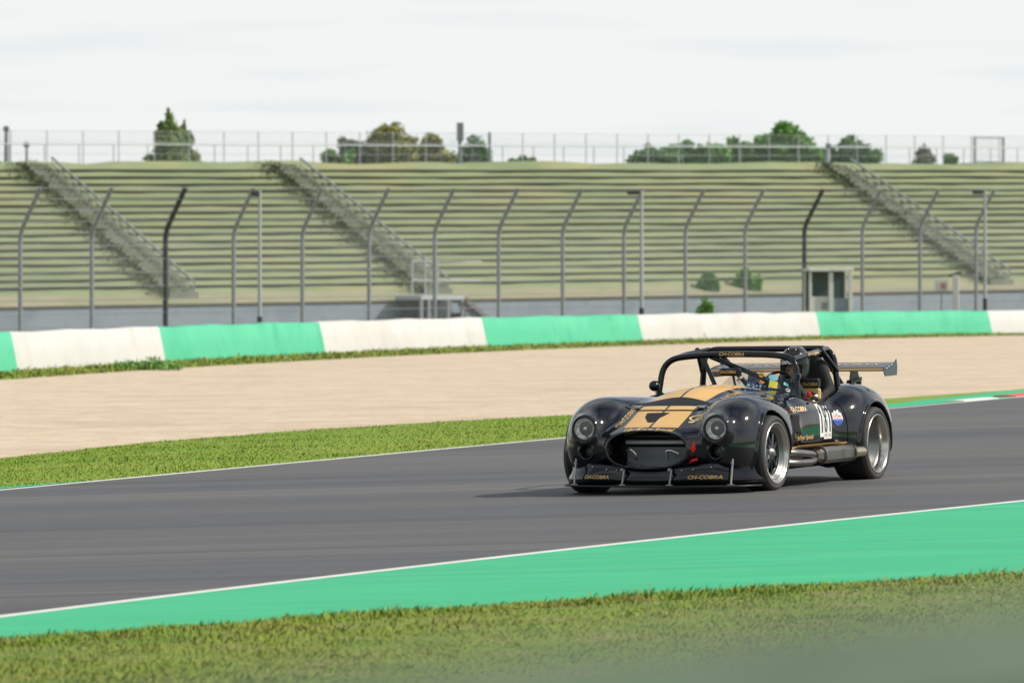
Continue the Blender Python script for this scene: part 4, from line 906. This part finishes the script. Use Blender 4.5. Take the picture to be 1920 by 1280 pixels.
# ---- side exhaust
for sy in (1, -1):
    ex = empty('side_exhaust', (-1.3, sy * .90, .27)); ex.parent = car
    mb = MB()
    mb.tube(arc([(1.02, -sy * .16, .05), (.80, sy * .0, .045), (.45, sy * .0, .02), (.30, 0, .0)], .12), .032, 12); mb.build('header_pipe', M['exh'], ex)
    mb = MB(); mb.tube(arc([(1.02, -sy * .16, -.03), (.80, sy * .01, -.045), (.45, sy * .01, -.05), (.30, 0, -.02)], .12), .032, 12); mb.build('header_pipe', M['exh'], ex)
    prof = []
    for (x, sc_) in ((.36, .62), (.30, .72), (.22, .98), (.18, 1.0), (-.50, 1.0), (-.53, .97)):
        prof.append([(x, sy * a * sc_, b * sc_ - (.0 if x > -.4 else .0)) for a, b in ((-.07, -.045), (-.04, -.072), (.04, -.072), (.07, -.04), (.07, .035), (.04, .068), (-.04, .068), (-.07, .04))])
    mb = MB(); mb.ring_loft(prof, smooth=False); mb.build('muffler', M['exh'], ex)
    mb = MB(); mb.tube([(.25, 0, 0), (.23, 0, 0)], .083, 18); mb.build('clamp', M['exh'], ex); mb = MB(); mb.tube([(-.46, 0, 0), (-.48, 0, 0)], .085, 18); mb.build('clamp', M['exh'], ex)
    n_ = 16; rg = []
    for (x, q) in ((-.50, 1.1), (-.56, 1.1), (-.635, 1.0)): rg.append([(x - (.05 * math.cos(2 * math.pi * k / n_) * sy if x < -.60 else 0), sy * (.02 + max(0, -x - .55) * .25 + math.cos(2 * math.pi * k / n_) * .052 * q), math.sin(2 * math.pi * k / n_) * .052 * q) for k in range(n_)])
    mb = MB(); mb.ring_loft(rg, cap=False); mb.ring_loft([[(p[0], p[1] * .93 + sy * .001, p[2] * .93) for p in r] for r in rg], cap=False); mb.build('tip', mat('tip_steel', (.62, .52, .38), .25, metal=1.0), ex)
# ---- roll cage
cage = empty('roll_cage', (-1.15, 0, .82)); cage.parent = car; CG = (-1.15, 0, .82)
def ct(name, pts, r=.027, rad_=.10, mt='black', parent=None, n=12):
    mb = MB(); mb.tube([Vector(p) - Vector(CG) for p in arc(pts, rad_, 8)], r, n); return mb.build(name, M[mt], parent or cage)
ct('front_hoop', [(-1.16, -.665, .78), (-1.20, -.62, 1.115), (-1.24, -.30, 1.150), (-1.25, 0, 1.158), (-1.24, .40, 1.150), (-1.20, .635, 1.120), (-1.16, .67, .74)], .028, .19)
ct('rear_hoop', [(-2.16, -.67, .70), (-2.14, -.62, 1.185), (-2.14, .62, 1.185), (-2.16, .67, .70)], .028, .13)
for sy in (-1, 1):
    ct('roof_bar', [(-1.205, .612 if sy > 0 else -.545, 1.108), (-1.6, sy * .608, 1.145), (-2.12, sy * .575, 1.182)], .024)
    ct('rear_brace', [(-2.14, sy * .5, 1.18), (-2.95, sy * .45, .74)], .024)
ct('corner_brace', [(-1.90, .595, 1.19), (-2.155, .655, .98)], .022); ct('corner_brace', [(-1.90, -.595, 1.19), (-2.155, -.655, .98)], .022)
ct('diagonal_brace', [(-1.25, -.20, 1.14), (-1.32, .36, .91)], .022); ct('centre_brace', [(-1.25, -.27, 1.14), (-1.22, -.13, .86)], .020)
ct('cross_brace', [(-2.14, .55, 1.15), (-2.16, -.1, .80)], .024)
def flat_text(s, o, r, u, n, size, width, mt, parent, shear=.2, bold=.02, lift=.001):
    v, f = text_geo(s, size, shear, bold); v[:, 0] *= width / (v[:, 0].max() - v[:, 0].min()); return lay('lettering', v, f, o, r, u, n, M[mt] if isinstance(mt, str) else mt, parent, lift, False)
flat_text('CH-COBRA', np.array((-1.220, .02, 1.157)) - CG, (0, 1, -.02), (-.1, 0, 1), (1, 0, .1), .042, .24, 'gold', cage)
flat_text('CH-COBRA', np.array((-1.64, .634, 1.150)) - CG, (-1, -.02, .04), (0, 0, 1), (.2, 1, 0), .035, .28, 'lgold', cage)
# mirror pod and small camera
mp_ = empty('centre_mirror', (-1.19, .02, 1.00)); mp_.parent = car
mb = MB(); mb.tube([(0, -.105, 0), (0, -.095, 0), (0, -.08, 0), (0, .08, 0), (0, .095, 0), (0, .105, 0)], [.012, .028, .036, .036, .028, .012], 14); mb.build('housing', M['black'], mp_)
flat_text('CH-COBRA', (.037, -.01, .0), (0, 1, 0), (0, 0, 1), (1, 0, 0), .036, .15, 'gold', mp_)
mb = MB(); mb.tube([(-.01, .02, -.02), (0, .05, -.14)], .012, 8); mb.build('stem', M['satin'], mp_)
mi_ = empty('door_mirror', (-1.08, -.665, .885)); mi_.parent = car
V_, Q_, N_ = isosurface(lambda x, y, z: smax(ell(x, y, z, (0, 0, 0), (.06, .048, .048)), -x - .03, .01), (-.08, -.06, -.06), (.08, .06, .06), .006); np_mesh('housing', V_, Q_, M['black'], mi_, True, N_)
mb = MB(); mb.tube([(0, .01, -.04), (0, .02, -.13)], .006, 6); mb.build('stem', M['alu'], mi_)
ac = empty('action_camera', (-1.17, .665, .96)); ac.parent = car
mb = MB(); mb.box((0, 0, 0), (.03, .062, .045), bev=.006); mb.build('housing', M['grey'], ac)
mb = MB(); mb.box((.018, .014, .002), (.012, .028, .03), bev=.004); mb.build('lens', M['matte'], ac)
mb = MB(); mb.tube([(-.0, -.01, -.06), (0, .0, -.02)], .02, 8); mb.build('mount', M['satin'], ac)
mb = MB(); mb.box((-1.36, .755, .775), (.10, .03, .028), Matrix.Rotation(R(12), 3, 'Y'), bev=.015); mb.build('mirror_cover', M['whitev'], car)
mb = MB(); mb.box((-1.30, .765, .765), (.07, .04, .03), Matrix.Rotation(R(12), 3, 'Y'), bev=.012); mb.build('mirror_arm', M['matte'], car)
# ---- wind deflector with stickers
scr = mat('tinted_polycarbonate', (.05, .07, .075), .06, alpha=.34, spec=.5)
pl = [(-1.26, -.10), (-1.13, .05), (-1.05, .20), (-1.03, .38), (-1.05, .54), (-1.13, .68)]
pl = arc([(a, b, 0) for a, b in pl], .2, 5); xy = np.array([(p.x, p.y) for p in pl])
tt = np.concatenate([[0], np.cumsum(np.linalg.norm(np.diff(xy, axis=0), axis=1))]); tt /= tt[-1]
def screen_pt(t, h, off=0.0):
    x, y = np.interp(t, tt, xy[:, 0]), np.interp(t, tt, xy[:, 1]); H = .03 + .135 * max(0, math.sin(math.pi * min(1, t ** 1.25 * .93 + .03))) ** .7
    nx, ny = 1.0, (y - .38) * 1.2; l = math.hypot(nx, ny); nx /= l; ny /= l
    return (x - nx * (.55 * h * H) + nx * off, y - ny * .30 * h * H + ny * off, zb(x, y) + h * H + off * .4)
_zb = {}
def zb(x, y):
    k = (round(x, 3), round(y, 3))
    if k not in _zb: _zb[k] = castd([(x, y, .8)], (0, 0, 1), .3, 60)[0][0][2] - .006
    return _zb[k]
nt_ = 60; rows_ = 7; V_ = [screen_pt(i / nt_, j / rows_) for j in range(rows_ + 1) for i in range(nt_ + 1)]
mb = MB(); mb.add(V_, [(j * (nt_ + 1) + i, j * (nt_ + 1) + i + 1, (j + 1) * (nt_ + 1) + i + 1, (j + 1) * (nt_ + 1) + i) for j in range(rows_) for i in range(nt_)], True); ws = mb.build('windscreen', scr, car)
mb = MB(); mb.tube([screen_pt(i / 40, 0, .004) for i in range(41)], .007, 6); mb.build('trim', M['matte'], ws)
def sticker(t, h, w_, hh, kind, mt, txt=None):
    v, f = shape(kind, w_, hh); P = []
    L = 1.0
    for a, b in v: P.append(screen_pt(t + a / L, h + b / .15, .006))
    mb = MB(); mb.add(P, f, False); mb.build('sticker', M[mt], ws)
    if txt:
        v, f = text_geo(txt, hh * .5, 0, .01); v[:, 0] *= w_ * .8 / (v[:, 0].max() - v[:, 0].min()); mb = MB(); mb.add([screen_pt(t + a / L, h + b / .15, .010) for a, b in v], f, False); mb.build('lettering', M['blackv'], ws)
sticker(.60, .74, .060, .040, 'oval', 'orangev', 'oil'); sticker(.735, .72, .105, .046, 'oval', 'lightblue'); sticker(.745, .34, .090, .062, 'rect', 'yellowv')
sticker(.875, .60, .050, .030, 'rect', 'lightblue'); sticker(.90, .25, .045, .040, 'oval', 'whitev'); sticker(.62, .36, .060, .022, 'oval', 'orangev'); sticker(.36, .55, .055, .028, 'oval', 'whitev'); sticker(.44, .5, .022, .030, 'rect', 'whitev')
rs = random.Random(3)
for i_ in range(26):
    sticker(.30 + .62 * rs.random(), .10 + (.18 if i_ % 2 else .5) * rs.random(), rs.uniform(.018, .04), rs.uniform(.012, .024), rs.choice(['rect', 'oval']), rs.choice(['bluev', 'bluev', 'whitev', 'redv', 'grey', 'lightblue', 'grey', 'matte']))
# red knob, decals on the sill
mb = MB(); mb.tube([(-1.33, .70, .765), (-1.33, .71, .815)], .02, 8); mb.tube([(-1.37, .69, .79), (-1.30, .72, .78)], .018, 8); mb.build('cut_off_switch', M['redv'], car)
lay('triangle_sticker', np.array([(-.03, .05), (.03, -.06), (-.035, .0)]), [(0, 1, 2)], (-1.30 - .02, .79, .745), SR, SU, (0, 1, .6), M['whitev'], body)
# ---- seat, side restraint, pads
st_ = empty('racing_seat', (-1.86, .40, .405)); st_.parent = car; SO = np.array((-1.86, .38, .45))
def sdf_seat(x, y, z):
    s = smax(ell(x + .05 * (z - .3), y, z, (-.14, 0, .28), (.07, .26, .40), 3.0), -(x + .19), .02); s = smin(s, ell(x, y, z, (-.15, 0, .56), (.06, .135, .12), 3), .06)
    for q in (-1, 1): s = smin(s, ell(x, y, z, (-.05, q * .24, .25), (.14, .045, .17), 2.5), .05)
    return smin(s, ell(x, y, z, (.12, 0, -.02), (.28, .25, .07), 3), .05)
V_, Q_, N_ = isosurface(sdf_seat, (-.26, -.32, -.12), (.44, .32, .74), .014); np_mesh('shell', V_, Q_, M['matte'], st_, True, N_)
mb = MB(); mb.box((.16, .18, .480), (.06, .17, .085), bev=.012); mb.build('head_restraint', M['satin'], st_)
flat_text('CH-COBRA', (.191, .18, .470), (0, 1, 0), (0, 0, 1), (1, 0, 0), .038, .145, 'gold', st_)
mb = MB(); mb.box((.16, .195, .385), (.05, .15, .10), bev=.012); mb.build('gold_pad', mat('gold_pad', (.62, .40, .14), .55), st_)
flat_text('OMP', (.186, .205, .390), (0, 1, -.5), (0, .5, 1), (1, 0, 0), .034, .07, 'blackv', st_, 0)
mb = MB(); mb.tube([(.03, .11, .46), (.03, .115, .40)], .006, 6); mb.tube([(-.02, .06, .49), (.03, .13, .50)], .008, 6); mb.build('harness_loop', M['yellowv'], st_)
# ---- steering wheel
sw = empty('steering_wheel', (-1.34, .41, .845)); sw.parent = car
mb = MB(); n_ = 32; sw.rotation_euler = (0, R(-18), 0)
mb.tube([(0, math.cos(2 * math.pi * k / n_) * .155, math.sin(2 * math.pi * k / n_) * .155) for k in range(n_ + 1)], .014, 8, False); mb.build('grip', M['matte'], sw)
mb = MB(); mb.lathe([(0, .0), (.05, .0), (.05, .03), (.02, .10)], axis='X', n=16)
for a in (0.3, 2.84, 4.71): mb.tube([(.01, 0, 0), (0, math.cos(a) * .15, math.sin(a) * .15)], .01, 6)
mb.build('spoke_hub', M['satin'], sw)
# ---- rear wing
rw = empty('rear_wing', (-2.95, 0, .968)); rw.parent = car
af = [(.135, .012), (.125, .028), (.08, .044), (.0, .060), (-.08, .078), (-.15, .100), (-.15, .094), (-.06, .050), (.03, .020), (.10, -.004), (.128, -.004)]
af = [(a, b * .72) for a, b in af]
mb = MB(); mb.ring_loft([[(a, y, b) for a, b in af] for y in (-.85, .85)], smooth=True); mb.build('aerofoil', M['wingtop'], rw)
mb = MB(); mb.ring_loft([[(a, y, b) for a, b in [(.1375, .008), (.131, .017), (.134, .016), (.1405, .008), (.1375, -.001), (.131, -.006), (.13, -.003)]] for y in (-.848, .848)], smooth=False); mb.build('gold_stripe', M['gold'], rw)
for sy in (-1, 1):
    ep = [(a, b * .72 - .012) for a, b in [(.155, .03), (.13, .06), (.03, .085), (-.10, .10), (-.165, .155), (-.185, .06), (-.17, -.05), (.12, -.055), (.15, -.01)]]
    mb = MB(); mb.prism(ep, sy * .852, sy * .860, lambda p, q, h: (p, h, q)); e_ = mb.build('end_plate', M['grey'], rw)
    mb = MB()
    for (a, b) in ((.09, .018), (.03, .030), (-.04, .045)): mb.lathe([(0, .003), (.009, .002), (.010, 0)], (a, sy * .861, b), 'Y', 8)
    mb.build('bolts', M['alu'], e_)
    y = sy * .50
    mb = MB(); mb.prism([(.06, -.005), (-.08, .03), (-.14, -.07), (.10, -.10)], y - .005, y + .005, lambda p, q, h: (p, h, q)); mb.tube([(.06, y, -.01), (.06, y, .03)], .018, 8)
    mb.box((-.02, y, -.095), (.27, .05, .03), Matrix.Rotation(R(8), 3, 'Y')); mb.box((.09, y, -.15), (.035, .045, .13)); mb.box((-.13, y, -.13), (.035, .045, .13)); mb.build('strut', mat('strut_black', (.02, .025, .025), .4, metal=.3), rw)
def wing_text(s, yc, wd):
    v, f = text_geo(s, .085, .15, -.004); v[:, 0] *= wd / (v[:, 0].max() - v[:, 0].min()); v[:, 1] = v[:, 1] * 1.7
    P = [(-.045 - b, yc + a, np.interp(-.045 - b, [q[0] for q in af[:6]][::-1], [q[1] for q in af[:6]][::-1]) + .003) for a, b in v]; mb = MB(); mb.add(P, f, False); mb.build('lettering', M['gold'], rw)
wing_text('CH COMP', -.42, .66); wing_text('WORXX', .50, .48)
# ================================================================== DRIVER
PO = np.array((-1.72, .40, .355)); drv = bpy.data.objects.new('person', None); COL.objects.link(drv)
drv.matrix_world = CARM @ Matrix.Translation(Vector(PO)); tag(drv, 'driver in black helmet, black suit and gloves gripping the steering wheel', 'person')
def P3(x, y, z): return tuple(np.array((x, y, z)) - np.array((-1.72, .40, .40)))
def hand(sy):
    c = P3(-1.405, .41 + sy * .115, .955); segs = []
    for i, (dy, ln, r) in enumerate(((-.030, .052, .0105), (-.010, .058, .0108), (.010, .055, .0104), (.030, .045, .0095))):
        a = (c[0] + .035, c[1] + dy * 1.0, c[2] + .012 - abs(dy) * .2 * 1); b = (a[0] + ln * .62, a[1] + dy * .05, a[2] + .004); d = (b[0] + .012, b[1], b[2] - ln * .45); e = (d[0] - .018, d[1], d[2] - .012)
        segs += [(a, b, r * 1.15, r), (b, d, r, r * .95), (d, e, r * .95, r * .85)]
    t0 = (c[0] + .01, c[1] - sy * .035, c[2] - .01); t1 = (t0[0] + .035, t0[1] - sy * .015, t0[2] - .02); t2 = (t1[0] + .025, t1[1] + sy * .004, t1[2] - .015)
    return c, segs, [(t0, t1, .013, .012), (t1, t2, .012, .010)]
HND = [hand(-1), hand(1)]
def sdf_man(x, y, z):
    f = sd_seg(x, y, z, P3(-1.74, .40, .40), P3(-1.80, .40, .66), .155, .165)
    f = smin(f, sd_seg(x, y, z, P3(-1.80, .26, .80), P3(-1.80, .54, .80), .075, .075), .10)
    f = smin(f, sd_seg(x, y, z, P3(-1.80, .40, .80), P3(-1.77, .41, .98), .07, .055), .06)
    for q, (c, sg, th) in zip((-1, 1), HND):
        sh = P3(-1.80, .40 + q * .20, .80); el_ = P3(-1.66, .40 + q * .215, .66); wr = (c[0] - .035, c[1] + q * .005, c[2] - .012)
        f = smin(f, sd_seg(x, y, z, sh, el_, .062, .048), .05); f = smin(f, sd_seg(x, y, z, el_, wr, .048, .033), .03)
        f = smin(f, sd_seg(x, y, z, wr, (c[0] + .02, c[1], c[2]), .033, .030), .02)
        f = smin(f, ell(x, y, z, (c[0] + .012, c[1], c[2] + .002), (.042, .044, .020), 2.4), .012)
        for (a, b, ra, rb) in sg: f = smin(f, sd_seg(x, y, z, a, b, ra, rb), .004)
        for (a, b, ra, rb) in th: f = smin(f, sd_seg(x, y, z, a, b, ra, rb), .006)
    for q in (-1, 1): f = smin(f, sd_seg(x, y, z, P3(-1.74, .40 + q * .09, .40), P3(-1.30, .40 + q * .14, .50), .085, .065), .06)
    h = ell(x, y, z, P3(-1.725, .42, 1.045), (.100, .078, .115)); ch = P3(-1.635, .42, 1.032)
    h = smin(h, ell(x, y, z, (ch[0] + .000, ch[1], ch[2] - .01), (.026, .013, .030)), .012)              # nose
    h = smin(h, ell(x, y, z, (ch[0] - .02, ch[1], ch[2] - .055), (.022, .028, .009)), .01)             # mouth
    h = smin(h, ell(x, y, z, (ch[0] - .018, ch[1], ch[2] + .032), (.02, .06, .010)), .012)             # brow
    for q in (-1, 1):
        h = smax(h, -ell(x, y, z, (ch[0] + .006, ch[1] + q * .032, ch[2] + .014), (.022, .019, .011)), .008)
        h = smin(h, ell(x, y, z, (ch[0] - .014, ch[1] + q * .032, ch[2] + .013), (.012, .012, .012)), .002)
        h = smin(h, ell(x, y, z, (P3(-1.72, .42, 1.06)[0], ch[1] + q * .078, ch[2]), (.018, .008, .03)), .006)  # ears
    return smin(f, h, .02)
V_, Q_, N_ = isosurface(sdf_man, (-.34, -.42, -.22), (.56, .42, .84), .0068)
fc = V_[Q_].mean(1) + np.array((-1.72, .40, .40)); mi = ((fc[:, 2] > .955) & (fc[:, 0] > -1.83)).astype(int); mi[(fc[:, 0] > -1.46) & (fc[:, 2] > .85) & (fc[:, 0] < -1.2)] = 2
ch = np.array((-1.635, .42, 1.032)); eye = np.zeros(len(fc), bool)
for q in (-1, 1): eye |= (np.linalg.norm(fc - (ch + (-.006, q * .032, .013)), axis=1) < .012)
mi[eye] = 3
M['suit'] = mat('race_suit', (.012, .013, .018), .8, var=[(.02, .02, .026)], scale=12); M['skin'] = mat('skin', (.46, .24, .17), .55, var=[(.40, .20, .14)], scale=20)
M['glove'] = mat('race_glove', (.010, .010, .011), .6); M['eye'] = mat('eye', (.06, .045, .04), .2)
np_mesh('body', V_, Q_, [M['suit'], M['skin'], M['glove'], M['eye']], drv, True, N_, mi)
HC = P3(-1.735, .42, 1.085)
def sdf_hel(x, y, z):
    X, Y, Z = x - HC[0], y - HC[1], z - HC[2]
    o = ell(X, Y, Z, (0, 0, .012), (.155, .128, .162), 2.2); o = smin(o, ell(X, Y, Z, (.055, 0, -.100), (.115, .098, .062), 2.5), .05)
    i = ell(X, Y, Z, (0, 0, .0), (.130, .104, .145), 2.2); f = smax(o, -i, .008); f = smax(f, -Z - .150, .01)
    win = smax(smax(np.abs(Z + .036) - .042, -X + .055, .01), np.abs(Y) - .100, .02); f = smax(f, -win, .008)
    rd = smin(ell(X, Y, Z, (0, .035, .155), (.13, .006, .012)), ell(X, Y, Z, (0, -.035, .155), (.13, .006, .012)), .01)
    return smin(f, rd, .012)
lo = [HC[0] - .18, HC[1] - .15, HC[2] - .18]; hi = [HC[0] + .19, HC[1] + .15, HC[2] + .18]
rd_ = 0
V_, Q_, N_ = isosurface(sdf_hel, lo, hi, .006); hel = np_mesh('helmet', V_, Q_, mat('carbon_helmet', (.008, .009, .010), .2, coat=.45, spec=.25), drv, True, N_)
mb = MB(); gv = []
for j in range(5):
    for i in range(15):
        a = (i / 14 - .5) * 1.62; z = -.084 + j * .098 / 4; gv.append((HC[0] + .146 * math.cos(a) ** 1.0 + .006, HC[1] + .122 * math.sin(a), HC[2] + z + .002))
mb.add(gv, [(j * 15 + i, j * 15 + i + 1, (j + 1) * 15 + i + 1, (j + 1) * 15 + i) for j in range(4) for i in range(14)], True); mb.build('visor', mat('helmet_visor', (.08, .10, .10), .05, alpha=.16, spec=.35), hel)
def hel_text(s, z0, size, wd, mt, yc=0.0):
    v, f = text_geo(s, size, 0, .03); v[:, 0] *= wd / (v[:, 0].max() - v[:, 0].min()); P = []
    for a, b in v: an = (yc + a) / .135; P.append((HC[0] + .158 * math.cos(an) - (z0 + b - .05) * .35 + .006, HC[1] + .131 * math.sin(an), HC[2] + z0 + b))
    mb = MB(); mb.add(P, f, False); mb.build('lettering', M[mt], hel)
hel_text('SIMPSON', .030, .042, .15, 'whitev')
v, f = shape('rect', .045, .02); P = [(HC[0] + .158 * math.cos((-.0 + a) / .135) - (.0) * .45 + .001, HC[1] + .131 * math.sin(a / .135), HC[2] + .070 + b) for a, b in v]
mb = MB(); mb.add(P, f, False); mb.build('red_patch', mat('pink_red', (.62, .12, .13), .4), hel)
bpy.context.view_layer.update()

0 and print('PROBE', castd([(.6,.62,.56),(.6,.60,.365),(.7,0,.56),(.7,.3,.5),(.6,.5,.3)],(1,0,0))[0].round(3).tolist(), castd([(.235,.285,.7),(0,0,.7),(-1,0,.8),(-1.15,.34,.8),(-1.42,.68,.8),(-.55,.7,.7)],(0,0,1))[0].round(3).tolist(), castd([(-.5,.8,.56),(-.6,.8,.56),(-1.0,.8,.6),(-1.5,.8,.6),(-1.0,.8,.4)],(0,1,0))[0].round(3).tolist())
